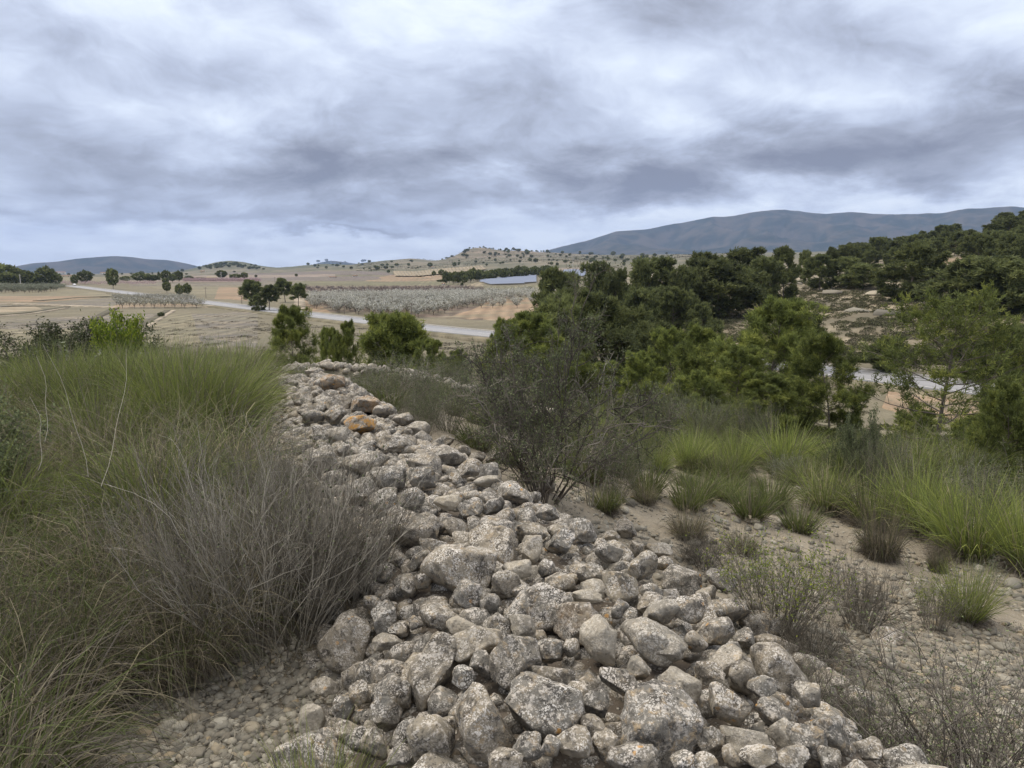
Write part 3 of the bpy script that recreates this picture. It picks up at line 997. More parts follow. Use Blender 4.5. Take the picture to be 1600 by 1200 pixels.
# stones placed by where they lie in the wall: px, py, width px, height px, roll deg, colour (o orange, p pale)
KEY = """720 886 118 80 -14;541 1004 80 88 0;645 820 92 52 10;678 852 50 38 12;655 876 36 34 0;640 907 30 38 0;660 905 26 30 20;730 930 46 40 0;
766 938 28 36 40;684 964 52 34 0;720 974 50 36 0 p;600 962 40 48 0;585 940 36 30 30;625 983 36 28 0;650 968 22 18 0;605 1005 46 28 -10 t;672 1046 76 124 4;
738 1006 92 60 -8 t;756 1038 42 38 20;573 1048 36 46 10;563 1086 36 32 0;602 1112 58 44 45;634 1140 72 30 -52;672 1152 72 92 8;756 1132 78 118 -22;
586 1163 42 50 -35;545 1132 46 32 0;538 1098 36 34 0;504 1080 44 30 0 t;488 1118 42 48 0 p;622 1184 46 24 -30;625 1078 36 52 0;726 1052 38 36 0;
716 1104 30 24 0;698 1128 26 26 0;560 1150 40 34 0;806 1042 82 92 -24;870 1066 80 54 8;850 1114 120 90 18;938 1008 64 72 -20 p;1020 1008 100 58 10 t;
1045 1022 50 44 0 t;998 1053 36 42 -30 t;968 1072 72 38 30;1056 1076 70 58 25 p;1024 1132 120 128 30;932 1106 42 52 20;902 1094 44 52 -20;926 1140 40 38 0;
945 1158 42 44 10;900 1170 60 50 0;824 1168 50 40 -20;990 1190 80 44 0;790 1192 54 40 0;860 1174 32 28 0;860 1012 42 44 30;892 1016 26 28 0;846 945 104 76 -30;
900 970 80 64 -10 m;816 982 40 38 0 t;780 974 44 48 -35;790 912 44 42 0;814 920 30 28 0;808 886 44 28 -6 p;830 858 32 48 10 t;878 850 42 38 0;854 882 26 28 0;
922 890 40 32 -20;968 920 64 52 20;1000 888 58 40 -20;928 922 38 30 0 p;916 936 44 20 0 p;968 954 32 28 0;1018 936 46 30 -15;1062 912 62 50 15;1032 960 56 40 -10 t;
1076 958 48 40 0;908 826 44 36 0;876 826 44 26 0;830 826 46 28 0;776 828 62 50 10;976 826 36 30 0;1030 856 42 24 15 t;1038 882 26 22 0;992 858 28 26 0;
952 868 42 30 0;952 840 30 22 0;1124 906 52 34 25;1104 928 34 26 0 t;1128 952 78 40 -5;1184 974 66 42 12;1116 984 56 50 10;1088 1008 32 32 -20;1164 1000 34 36 0;
1134 1024 60 40 -24 t;1212 1006 70 30 10;1216 1050 92 66 30;1264 1038 54 32 20;1160 1054 42 54 -15;1108 1052 44 34 10;1192 1074 44 38 0;1300 1070 70 40 15;
1260 1090 36 36 0 t;1340 1094 52 40 0;1168 1150 80 50 5 p;1226 1138 44 50 -30 p;1262 1152 56 66 -10;1207 1106 54 36 20;1134 1100 66 44 30;1110 1148 44 50 0;
1298 1136 56 44 35;1291 1096 34 42 0;1334 1128 42 34 0;1376 1132 54 32 10;1372 1152 42 40 0;1357 1168 40 36 0;1296 1180 32 44 0;1412 1154 60 38 20;1408 1184 74 40 0;
1476 1186 62 38 0;1230 1188 70 30 0;1186 1188 60 36 0;1100 1190 42 32 0;1068 1190 40 36 0;1144 1182 26 28 0;516 600 46 34 -10 o;491 582 28 16 0;562 664 48 32 8 O;575 634 52 32 -5 o;
528 630 46 32 0;522 652 40 24 0;528 681 38 28 0 t;537 698 22 17 0;506 721 50 42 0;569 724 84 36 -5;606 746 54 38 0;615 690 60 26 0;665 727 60 40 20;
700 709 52 34 -20;659 749 46 36 -10;734 740 30 20 0;760 750 40 18 -10 p;775 718 30 20 10;818 727 28 20 20 t;828 743 30 22 0;853 756 28 28 0;806 768 56 34 10;
700 785 44 24 0 p;735 792 40 34 0;770 790 36 30 0;855 800 36 26 0;600 780 46 40 0;560 770 50 38 0;640 782 44 30 0;680 812 32 30 0;
460 580 40 28 0;450 600 36 26 0;475 622 40 26 0;490 650 36 26 0;600 640 34 22 0;630 655 34 20 0;655 668 34 22 0 t;690 690 36 24 0;720 705 30 22 0;745 715 28 18 0"""
wall = obj('stone_wall', None, loc=(WALL[4][0], WALL[4][1], EYE - 1.7), label='long tumbled dry stone wall covered in white and orange lichen, running through the grass',
           category='stone wall')
stones = []     # (x,y,z,r, matrix, flags)
campos = np.array([0, 0, EYE])
CM = Matrix(((1, 0, 0), (0, SP, -CP), (0, CP, SP))).to_3x3()      # camera axes: right, up, back
placed = []
for s in KEY.replace('\n', '').split(';'):
    q = s.split()
    px, py, wp, hp, roll = map(float, q[:5])
    fl = q[5] if len(q) > 5 else ''
    p = ground(px, py, True, .10)
    zc = np.linalg.norm(p - campos) / np.linalg.norm(ray(px, py))
    rw, rh = wp * zc / F_PX / 2 * 1.06, hp * zc / F_PX / 2 * 1.06
    rdp = min(max((rw * rh) ** .5 * random.uniform(.85, 1.0), .04), .2)
    M = CM @ Matrix.Rotation(R(-roll), 3, 'Z') @ Euler((random.uniform(-.3, .3), random.uniform(-.3, .3), 0)).to_matrix()
    p = p + np.array([0, 0, random.uniform(-.03, .02)])
    placed.append((p[0], p[1], (rw + rh) / 2))
    stones.append((p, (rw, rh, rdp), M, fl, max(wp, hp)))
nkey = len(stones)


def pack(WL, s_rng, classes, placed, tmax=1.25, ov=.80, minpx=0):
    seg = np.linalg.norm(np.diff(WL[:, :2], axis=0), axis=1); cs = np.concatenate([[0], np.cumsum(seg)])
    pl = np.array(placed if placed else [(99, 99, .1)])
    buf = np.zeros((len(pl) + 24000, 3)); buf[:len(pl)] = pl; n = len(pl)
    out = []
    for (ra, rb, tries) in classes:
        s = rng.uniform(s_rng[0] * cs[-1], s_rng[1] * cs[-1], tries)
        t = rng.uniform(-tmax, tmax, tries); rr = rng.uniform(ra, rb, tries)
        cx, cy, hw = [np.interp(s, cs, WL[:, j]) for j in (0, 1, 2)]
        k = np.clip(np.searchsorted(cs, s) - 1, 0, len(seg) - 1)
        dx, dy = (WL[k + 1, 0] - WL[k, 0]) / seg[k], (WL[k + 1, 1] - WL[k, 1]) / seg[k]
        X_, Y_ = cx + dy * t * hw, cy - dx * t * hw
        for x, y, r in zip(X_, Y_, rr):
            if WL is WALL and y > 4.5 and r > .105: r *= .7
            if minpx and r * 2 * F_PX / max(math.hypot(x, y), 1) < minpx: continue
            d2 = (buf[:n, 0] - x) ** 2 + (buf[:n, 1] - y) ** 2
            if (d2 < (ov * (buf[:n, 2] + r)) ** 2).any(): continue
            buf[n] = (x, y, r); n += 1
            out.append((x, y, r))
    return out


fill = pack(WALL, (.16, .99), [(.10, .15, 260), (.075, .10, 1500), (.05, .075, 6000), (.028, .05, 18000)], placed, 1.22, .76, 8)
fx = np.array([f[0] for f in fill]); fy = np.array([f[1] for f in fill]); fz = H(fx, fy)
for x, y, z, (_, _, r) in zip(fx, fy, fz, fill):
    a, c, d = r * random.uniform(.95, 1.3), r * random.uniform(.85, 1.1), r * random.uniform(.7, .95)
    M = Euler((random.uniform(-.5, .5), random.uniform(-.5, .5), random.uniform(0, 6.3))).to_matrix()
    stones.append((np.array([x, y, z + r * random.uniform(-.15, .5)]), (a, c, d), M, random.choice(['', '', '', 't', 't', 'p'] if random.random() < .3 else ['']),
                   2 * r * F_PX / math.hypot(x, y)))


def merge_rocks(items, lib):
    Vs, Fs, Rn, off = [], [], [], 0
    for p, s, M, *_ in items:
        V, F = lib[random.randrange(len(lib))]
        A = np.array(M)
        W = (V * np.array(s)) @ A.T + p
        Vs.append(W); Fs.append(F + off); off += len(V); Rn.append(np.full(len(V), random.random()))
    return np.concatenate(Vs), np.concatenate(Fs), {'rnd': np.concatenate(Rn)}


def put_stones(parent, items, limit, near_px=34):
    order = sorted(range(len(items)), key=lambda i: -(items[i][4] + (400 if i < nkey and parent is wall else 0)))
    org = Vector(parent.location)
    rest = [items[i] for i in order[limit:]]
    for i in order[:limit]:
        p, s, M, fl, w_ = items[i]
        me = random.choice(RK4 if w_ > near_px else RK3)
        o = obj('stone', me, parent)
        o.matrix_basis = Matrix.Translation(Vector([float(q) for q in p]) - org) @ M.to_4x4() @ Matrix.Diagonal((*[float(q) for q in s], 1))
        if fl == 'o': o['orange'] = .26; o['label'] = 'stone with a rusty orange lichen patch'
        elif fl == 'O': o['orange'] = .85; o['label'] = 'stone with bright orange lichen on top'
        elif fl == 'm': o['orange'] = .07
        elif fl == 'p': o['pale'] = .7
        elif fl == 't': o['pale'] = .38
    return rest


rest = put_stones(wall, stones, 300)
# a lower bed of stones seen in the gaps
bed = pack(WALL, (.15, .99), [(.05, .085, 9000)], [], 1.3, .62)
bx = np.array([f[0] for f in bed]); by = np.array([f[1] for f in bed]); bz = H(bx, by)
bedi = [(np.array([x, y, z - r * .45]), (r * random.uniform(.9, 1.3), r, r * .8), Euler((random.uniform(-.6, .6), random.uniform(-.6, .6), random.uniform(0, 6.3))).to_matrix())
        for x, y, z, (_, _, r) in zip(bx, by, bz, bed)]
V, F, A_ = merge_rocks(rest + bedi, RK2)
V = V - np.array(wall.location)
obj('rubble', mesh('rubble', V, F, STONE, A_, smooth=True), wall, kind='stuff')

wall2 = obj('stone_wall', None, loc=(-2.4, 16.2, h1(-2.4, 16.2)), label='low ruined stone wall beyond the long one, below the round dark pine', category='stone wall')
f2 = pack(WALL2, (0, 1), [(.10, .13, 120), (.07, .10, 900), (.04, .07, 2500)], [], 1.1, .78)
fx = np.array([f[0] for f in f2]); fy = np.array([f[1] for f in f2]); fz = H(fx, fy)
it2 = [(np.array([x, y, z + r * .45]), (r * 1.2, r, r * .85), Euler((random.uniform(-.5, .5), random.uniform(-.5, .5), random.uniform(0, 6.3))).to_matrix(), '', 2 * r * F_PX / 16)
       for x, y, z, (_, _, r) in zip(fx, fy, fz, f2)]
org = Vector(wall2.location)
order = sorted(range(len(it2)), key=lambda i: it2[i][0][1] - it2[i][0][2] * 2)
RK2M = [mesh('stone', V_, F_, STONE, smooth=True) for V_, F_ in RK2]
for i in order[:260]:
    p, s, M, fl, w_ = it2[i]
    o = obj('stone', random.choice(RK2M), wall2)
    o['pale'] = random.choice([.4, .1, .5, 0.0])
    o.matrix_basis = Matrix.Translation(Vector([float(q) for q in p]) - org) @ M.to_4x4() @ Matrix.Diagonal((*[float(q) for q in s], 1))
if len(order) > 260:
    V, F, A_ = merge_rocks([it2[i] for i in order[260:]], RK1)
    obj('rubble', mesh('rubble', V - np.array(wall2.location), F, STONE, A_, smooth=True), wall2, kind='stuff')


# ------------------------------------------------------------------ gravel and loose stones
def scatter(n, f):
    """n points in the picture region given by f() -> (px, py); on the ground"""
    out = []
    for _ in range(n):
        px, py = f()
        g = ground(px, py, False)
        t, hw, _z = wall_st(np.array([g[0]]), np.array([g[1]]))
        if abs(t[0]) < hw[0] * 1.05: continue
        out.append(g)
    return out


m, nb, bs, ou = new_mat('pale limestone chips')
rndn = nb.n('ShaderNodeAttribute', attribute_name='rnd').outputs['Fac']
rndo = nb.n('ShaderNodeObjectInfo').outputs['Random']
rr = nb.math('FRACT', nb.math('ADD', rndn, rndo))
pos = nb.n('ShaderNodeNewGeometry').outputs['Position']
c = nb.ramp(rr, [(0, (.13, .12, .10)), (.3, (.24, .225, .185)), (.6, (.19, .17, .135)), (.82, (.36, .34, .285)), (1, (.30, .24, .155))])
nn = nb.noise(pos, 60, 4, .7)
c = nb.vmath('SCALE', c, scale=nb.math('ADD', .65, nb.math('MULTIPLY', nn, .7)))
nb.put(bs.inputs['Base Color'], c); bs.inputs['Roughness'].default_value = .95
bump(nb, bs, nn, .6, .006)
CHIP = m
CH2 = [mesh('stone', V_, F_, CHIP, smooth=False) for V_, F_ in [rock(2, 500 + i, 16, .35) for i in range(12)]]
CHG = [rock(1, 600 + i, 9, .3) for i in range(12)]


def px_rand(poly):
    (x0, x1), (y0, y1) = poly
    return lambda: (random.uniform(x0, x1), random.uniform(y0, y1))


def ground_many(px, py):
    """vectorised ground()"""
    px = np.asarray(px, float); py = np.asarray(py, float)
    u, v = (px - 800) / F_PX, (py - 600) / F_PX
    d = np.stack([u, CP - SP * v, -SP - CP * v], -1)
    hx = np.hypot(d[:, 0], d[:, 1])
    rs = np.exp(np.linspace(math.log(1.3), math.log(60), 90))
    t = rs[None, :] / hx[:, None]
    z = EYE + t * d[:, 2:3] - H((t * d[:, 0:1]).ravel(), (t * d[:, 1:2]).ravel(), False).reshape(t.shape)
    k = np.clip(np.argmax(z < 0, axis=1), 1, None)
    i = np.arange(len(px))
    a, c = z[i, k - 1], z[i, k]
    f = np.clip(a / (a - c + 1e-9), 0, 1)
    tt = t[i, k - 1] + (t[i, k] - t[i, k - 1]) * f
    P = np.stack([tt * d[:, 0], tt * d[:, 1], EYE + tt * d[:, 2]], -1)
    tw, hw, _z = wall_st(P[:, 0], P[:, 1])
    return P[(np.abs(tw) > hw * 1.02) & (z[i, k] < 0)]


def gravel(name, P, ra, rb, lib, pw=2.0):
    items = []
    for p in P:
        r = ra + (rb - ra) * random.random() ** pw
        items.append((p + np.array([0, 0, r * .2]), (r * random.uniform(.9, 1.4), r, r * random.uniform(.5, .8)),
                      Euler((random.uniform(-.4, .4), random.uniform(-.4, .4), random.uniform(0, 6.3))).to_matrix()))
    V, F, A_ = merge_rocks(items, lib)
    return obj(name, mesh(name, V, F, CHIP, A_, smooth=False), kind='stuff')


P1 = ground_many(rng.uniform(60, 640, 7000), 1000 + 225 * rng.uniform(0, 1, 7000) ** .8)
gravel('gravel', P1, .006, .026, CHG, 2.6)
n = 24000
pxr, pyr = rng.uniform(880, 1640, n), 700 + 520 * rng.uniform(0, 1, n) ** 1.1
P2 = ground_many(pxr, pyr)
P2 = P2[vnoise(P2[:, 0] * 1.7, P2[:, 1] * 1.7) > -.34]
gravel('gravel', P2, .007, .045, CHG, 4.5)


def loose(px, py, wpx, label, group=None, lib=CH2, zf=.7, **fl):
    p = ground(px, py, False)
    r = wpx * np.linalg.norm(p - campos) / F_PX / 2
    o = obj('loose_stone', random.choice(lib), loc=(p[0], p[1], p[2] + r * .25), rot=(random.uniform(-.3, .3), random.uniform(-.3, .3), random.uniform(0, 6)),
            scale=(r * 1.1, r * .9, r * zf), label=label, category='stone', group=group, **fl)
    return o


loose(172, 1168, 44, 'large flat pale stone lying in the gravel beside the grass', zf=.45)
loose(300, 1108, 22, 'ochre stone in the gravel below the grey dead shrub')
loose(1323, 578 + 560, 30, 'pale stone on the slope between the twiggy bushes', zf=.7)
loose(1387, 1004, 44, 'rounded grey boulder on the slope between dark twiggy bushes', lib=RK3)
loose(1120, 776, 22, 'white rounded stone at the foot of the green tussocks', pale=1.0, lib=RK3)
for i in range(150):
    loose(random.uniform(110, 560), random.uniform(1060, 1198), 9 + 17 * random.random() ** 2, 'small angular pale stone in the gravel patch under the dead shrub', 'stones of the gravel patch')
for i in range(130):
    px, py = random.uniform(960, 1600), random.uniform(760, 1190)
    p = ground(px, py)
    tw, hw, _z = wall_st(np.array([p[0]]), np.array([p[1]]))
    if abs(tw[0]) < hw[0] * 1.1: continue
    loose(px, py, random.uniform(9, 22), 'small pale stone lying on the bare stony slope', 'stones scattered on the slope')


# ------------------------------------------------------------------ plants: prototypes
def tint_rep(a, k): return np.repeat(a, k)


def tussock(n, Hh, Rr, green, seed, dead=.35, droop=1.2, S=5, wd=.0022, skirt=.5, lean=0, wob=.07):
    """esparto clump: arching blades, a skirt of grey dead ones at the foot"""
    global rng
    keep = rng; rng = np.random.default_rng(seed)
    a = rng.uniform(0, 2 * math.pi, n); q = rng.uniform(0, 1, n) ** .6
    rr = Rr * .34 * np.sqrt(rng.uniform(0, 1, n))
    root = np.stack([rr * np.cos(a), rr * np.sin(a), np.full(n, -.03)], -1)
    d = np.stack([np.cos(a) * q * .75, np.sin(a) * q * .75, np.full(n, 1.0)], -1) + .12 * rng.normal(size=(n, 3))
    d[:, 0] += lean
    L = Hh * rng.uniform(.65, 1.2, n) * (1.12 - .12 * q)
    P = grow(root, d, L, S, droop * rng.uniform(.1, .75, n) * (.35 + q), wob)
    V, F, k = ribbons(P, wd * rng.uniform(.7, 1.3, n))
    isd = rng.uniform(0, 1, n) < dead
    t0 = np.where(isd, rng.uniform(.05, .38, n), rng.uniform(green[0], green[1], n))
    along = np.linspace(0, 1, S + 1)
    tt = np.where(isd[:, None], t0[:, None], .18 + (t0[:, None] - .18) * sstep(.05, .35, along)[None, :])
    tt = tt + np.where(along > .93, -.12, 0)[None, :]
    parts = [(V, F, {'tint': np.repeat(tt.ravel(), 2)})]
    ns = int(n * skirt)
    if ns:
        a = rng.uniform(0, 2 * math.pi, ns)
        root = np.stack([Rr * .3 * np.cos(a), Rr * .3 * np.sin(a), np.full(ns, .02)], -1) * rng.uniform(.3, 1, (ns, 1))
        d = np.stack([np.cos(a), np.sin(a), rng.uniform(.3, 1.2, ns)], -1) + .3 * rng.normal(size=(ns, 3))
        P = grow(root, d, Hh * rng.uniform(.3, .62, ns), 4, 1.5 * rng.uniform(.5, 1.2, ns), .2)
        P[..., 2] = np.maximum(P[..., 2], .004)
        V2, F2, k2 = ribbons(P, wd * 1.1 * np.ones(ns))
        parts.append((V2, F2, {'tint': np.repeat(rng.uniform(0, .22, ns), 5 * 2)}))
    V, Fs, A_ = join(parts)
    rng = keep
    return mesh('esparto_grass', V, Fs, GRASS, A_)


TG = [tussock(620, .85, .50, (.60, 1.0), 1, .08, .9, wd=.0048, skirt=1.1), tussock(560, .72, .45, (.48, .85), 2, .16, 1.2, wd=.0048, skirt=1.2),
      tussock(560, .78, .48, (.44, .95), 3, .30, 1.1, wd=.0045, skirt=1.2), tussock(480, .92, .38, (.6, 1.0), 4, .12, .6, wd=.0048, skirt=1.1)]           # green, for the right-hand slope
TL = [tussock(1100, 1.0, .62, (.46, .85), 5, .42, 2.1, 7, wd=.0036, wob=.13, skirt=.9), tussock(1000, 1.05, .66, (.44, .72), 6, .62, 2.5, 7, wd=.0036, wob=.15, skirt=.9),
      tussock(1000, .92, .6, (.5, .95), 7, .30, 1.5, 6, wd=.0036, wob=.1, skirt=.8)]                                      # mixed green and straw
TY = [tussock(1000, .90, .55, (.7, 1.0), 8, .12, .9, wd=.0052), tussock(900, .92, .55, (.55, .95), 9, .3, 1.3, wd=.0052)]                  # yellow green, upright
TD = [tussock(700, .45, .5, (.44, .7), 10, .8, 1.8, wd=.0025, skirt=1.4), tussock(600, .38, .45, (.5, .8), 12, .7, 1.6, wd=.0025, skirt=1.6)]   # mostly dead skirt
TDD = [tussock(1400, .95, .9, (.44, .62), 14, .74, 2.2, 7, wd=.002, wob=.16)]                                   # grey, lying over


def twig_bush(n0, Hh, Rr, mat, seed, lv=((5, .5, (.35, .7)), (4, .6, (.3, .6))), r0=.008, droop=0.0, wob=.12, spread=.7, tint=(.3, 1.0), leaves=None,
              base_r=.12, name='bush', S0=6, lean=0.0, k=3, prob=1.0, fl=False):
    """branching shrub; returns list of (part name, mesh)"""
    global rng
    keep = rng; rng = np.random.default_rng(seed)
    a = rng.uniform(0, 2 * math.pi, n0); q = np.sqrt(rng.uniform(0, 1, n0))
    root = np.stack([base_r * q * np.cos(a), base_r * q * np.sin(a), np.full(n0, -.03)], -1)
    d = np.stack([np.cos(a) * q * spread + lean, np.sin(a) * q * spread, np.full(n0, 1.0)], -1) + .12 * rng.normal(size=(n0, 3))
    L = Hh * rng.uniform(.7, 1.1, n0) * np.sqrt(1 + (q * spread) ** 2) * .95
    P = grow(root, d, L, S0, droop, wob)
    tn = rng.uniform(tint[0], tint[1], n0)
    parts = []
    V, F, kk = tubes(P, r0 * rng.uniform(.6, 1.2, n0), np.full(n0, r0 * .25), k)
    parts.append((V, F, {'tint': np.repeat(tn, (S0 + 1) * k)}))
    last = P
    rr_ = r0
    for (nc, sp, lf) in lv:
        Q, idx = branch(last, nc, .2, 1.0, sp, lf, 4, droop, wob * 1.6, .15)
        tn = np.clip(tn[idx] + rng.normal(size=len(idx)) * .12, 0, 1)
        rr_ *= .5
        V, F, kk = tubes(Q, np.full(len(Q), rr_), np.full(len(Q), rr_ * .35), 3)
        parts.append((V, F, {'tint': np.repeat(tn, 5 * 3)}))
        last = Q
    V, Fs, A_ = join(parts)
    res = [('branches', mesh(name + '_branches', V, Fs, mat, A_))]
    if leaves:
        cnt, size, asp, lmat, jit, top = leaves
        i = rng.integers(0, len(last), cnt); kx = rng.integers(1, last.shape[1], cnt)
        C = last[i, kx] + jit * rng.normal(size=(cnt, 3))
        if top: C = C[C[:, 2] > Hh * top * rng.uniform(.5, 1.4, len(C))]
        V, F = leaves_at(C, size, asp)
        res.append(('leaves', mesh(name + '_leaves', V, F, lmat, {'tint': np.repeat(np.clip(rng.uniform(0, 1, len(C)), 0, 1), 4)})))
    rng = keep
    return res


def proto(name, parts):
    """a thing that is an Empty with its parts, made once and moved by the first use"""
    e = bpy.data.objects.new(name, None)
    col.objects.link(e)
    for nm, me in parts:
        obj(nm, me, e)
    return e


used = {}


def place(pr, loc, rz, s, label, cat, group=None):
    """first use takes the prototype itself, later uses copy it with its parts"""
    if pr.name not in used:
        used[pr.name] = 1
        pr.location = [float(q) for q in loc]; pr.rotation_euler = (0, 0, rz); pr.scale = s if hasattr(s, '__len__') else (s,) * 3
        pr['label'] = label; pr['category'] = cat
        if group: pr['group'] = group
        return pr
    return copy_tree(pr, loc, rz, s, label=label, category=cat, group=group)


def put_mesh(name, me, loc, rz, s, label, cat, group=None, tilt=0):
    return obj(name, me, loc=loc, rot=(random.uniform(-tilt, tilt), random.uniform(-tilt, tilt), rz), scale=s, label=label, category=cat, group=group)


# ------------------------------------------------------------------ left grass
def in_wall(x, y, k=1.1):
    t, hw, _z = wall_st(np.array([x]), np.array([y]))
    return abs(t[0]) < hw[0] * k


pts = []
tries = 0
while len(pts) < 230 and tries < 22000:
    tries += 1
    x = random.uniform(-9.5, -.3); y = random.uniform(1.2, 12.5)
    px = x / y * F_PX * .98 + 800
    if px < -230: continue
    t, hw, _z = wall_st(np.array([x]), np.array([y]))
    if t[0] > -hw[0] * 1.05 - (.34 if y > 4.2 else .06): continue
    gpx = x / y
    if y < 3.25 and x > -1.95 + (3.0 - y) * .25: continue            # gravel patch
    if (x + 1.05) ** 2 / .55 ** 2 + (y - 3.65) ** 2 / .42 ** 2 < 1: continue
    if (x + .55) ** 2 / .42 ** 2 + (y - 3.8) ** 2 / .36 ** 2 < 1: continue
    md = .40 if y < 5 else .46
    if any((x - a) ** 2 + (y - c_) ** 2 < md * md for a, c_ in pts): continue
    pts.append((x, y))
pts.sort(key=lambda q: math.hypot(*q))
print('LEFT GRASS', len(pts))
gfar = pts[115:]
for x, y in pts[:115]:
    z = h1(x, y, False)
    if y > 6.6 and x / y < -.28 or y > 8.3:
        me, lab, grp, s = random.choice(TY + TL[:1]), 'upright yellow green esparto tussock at the back of the grass bank', 'esparto tussocks at the back of the grassy bank', random.uniform(.8, 1.12)
        nm = 'grass_tussock'
    elif y > 3.9:
        me, lab, grp, s = random.choice(TL + [TL[1], TDD[0]] + [TY[1]]), 'arching esparto tussock of mixed green and straw blades left of the wall', 'esparto tussocks of the grassy bank', random.uniform(.62, 1.05)
    else:
        me, lab, grp, s = random.choice([TL[0], TL[1], TL[1], TDD[0], TDD[0]]), 'sprawling grey and olive esparto tussock at the lower left', 'sprawling esparto tussocks at the lower left', random.uniform(.7, .92)
    put_mesh('grass_tussock', me, (x, y, z), random.uniform(0, 6.3), (s, s, s * random.uniform(.9, 1.05)), lab, 'grass tussock', grp, .24)

# single tall dry stalks
def stalk(base, tip, r, label):
    p0 = np.array(base); p1 = np.array(tip)
    t = np.linspace(0, 1, 9)[:, None]
    P = p0 + (p1 - p0) * t; P[:, 0] += .03 * np.sin(t[:, 0] * 3.0) + .008 * np.sin(t[:, 0] * 11)
    V, F, k = tubes(P[None] - p0, np.array([r]), np.array([r * .5]), 4)
    obj('dry_stalk', mesh('dry_stalk', V, F, TWIG_GREY, {'tint': np.full(len(V), .85)}), loc=p0, label=label, category='grass stalk')


def pt(px, py, r):
    d = ray(px, py); t = r / math.hypot(d[0], d[1]); return campos + d * t


stalk(pt(138, 745, 4.2), pt(68, 538, 4.6), .0015, 'longest pale dry stalk leaning left above the grass')
stalk(pt(158, 760, 4.0), pt(198, 545, 4.8), .0014, 'pale dry stalk leaning right out of the grass')
stalk(pt(70, 690, 4.2), pt(58, 556, 4.5), .0013, 'thin upright dry stalk beside the longest one')
stalk(pt(60, 735, 3.6), pt(48, 620, 3.8), .0012, 'short dry stalk low on the left edge of the grass')

# ------------------------------------------------------------------ dead shrub in front of the wall
DS = dict(r0=.0042, droop=-.02, wob=.10, S0=8)
d1 = proto('dead_shrub', twig_bush(210, .86, .6, TWIG_GREY, 21, ((4, .26, (.35, .7)), (3, .34, (.3, .6))), spread=.60, tint=(.1, 1.0), base_r=.30,
                                   leaves=(900, .016, .6, LEAF_GREY, .006, 0), name='dead_shrub', **DS))
d2 = proto('dead_shrub', twig_bush(170, .85, .5, TWIG_GREY, 22, ((4, .32, (.35, .7)), (3, .4, (.3, .6))), spread=.5, tint=(.1, .8), base_r=.24,
                                   leaves=(800, .016, .6, LEAF_GREY, .006, 0), name='dead_shrub', **DS))


def gz(x, y): return h1(x, y, False)


place(d1, (-1.34, 3.62, gz(-1.34, 3.62)), 0, (.9, .9, 1.0), 'large grey dead shrub of thin upright twigs standing over the gravel', 'dead shrub')
place(d2, (-.98, 3.85, gz(-.98, 3.85)), 1.0, (.68, .68, .84), 'smaller brown dead shrub leaning against the left side of the wall', 'dead shrub')
place(d1, (-1.8, 4.0, gz(-1.8, 4.0)), 2.4, (.6, .6, .66), 'dead shrub tangled with grass, left of the large grey one', 'dead shrub')
place(d2, (-1.75, 4.9, gz(-1.75, 4.9)), 2.9, (.7, .7, .66), 'grey twiggy shrub behind the large dead one, against the wall', 'dead shrub')

# small green sprig at the bottom beside the wall
put_mesh('grass_tussock', tussock(420, .34, .22, (.7, 1.0), 31, .1, .8, 5, wd=.0018, skirt=.2), (-.66, 2.1, gz(-.66, 2.1) + .02), 0, (1.3, 1.3, 1.25),
         'small bright green tuft growing from the stones at the bottom edge', 'grass tussock')

# leafy dark bush at left edge
lb = proto('evergreen_bush', twig_bush(26, .95, .5, TWIG_DARK, 41, ((6, .6, (.3, .6)), (6, .7, (.3, .5))), r0=.009, spread=.7, leaves=(22000, .03, .6, LEAF_GREY, .03, .2), name='evergreen_bush'))
place(lb, (-3.88, 4.75, gz(-3.88, 4.75)), 0, (.78, .78, .95), 'grey green leafy bush cut by the left edge above the grass', 'bush')

# dark bushes behind the grass and the bright one
db = proto('juniper_bush', twig_bush(34, 1.7, .8, TWIG_DARK, 42, ((7, .5, (.25, .42)), (6, .7, (.25, .42))), r0=.018, spread=.6, leaves=(15000, .055, .5, LEAF_DARK, .05, .15), name='juniper_bush'))
bb = proto('bright_bush', twig_bush(30, 1.7, .8, TWIG_DARK, 43, ((7, .5, (.22, .4)), (6, .7, (.25, .4))), r0=.018, spread=.42, leaves=(16000, .075, .55, LEAF_BRIGHT, .06, .12), name='bright_bush'))


def place_top(pr, px, r, top, protoH, label, cat, group=None, wid=None, protoR=None, rz=None, mesh_name=None, hmin=.3):
    """stand a plant at range r in column px so that its top reaches the row 'top'"""
    x, y, z = at(px, r, top)
    hh = max(z_at_row(r, top) - z, hmin)
    s = hh / protoH
    sx = s if wid is None else wid * math.hypot(r, 3) / F_PX / 2 / protoR
    rz = random.uniform(0, 6.3) if rz is None else rz
    if isinstance(pr, bpy.types.Mesh):
        return put_mesh(mesh_name, pr, (x, y, z - .02 * hh), rz, (sx, sx, s), label, cat, group)
    return place(pr, (x, y, z - .02 * hh), rz, (sx, sx, s), label, cat, group)


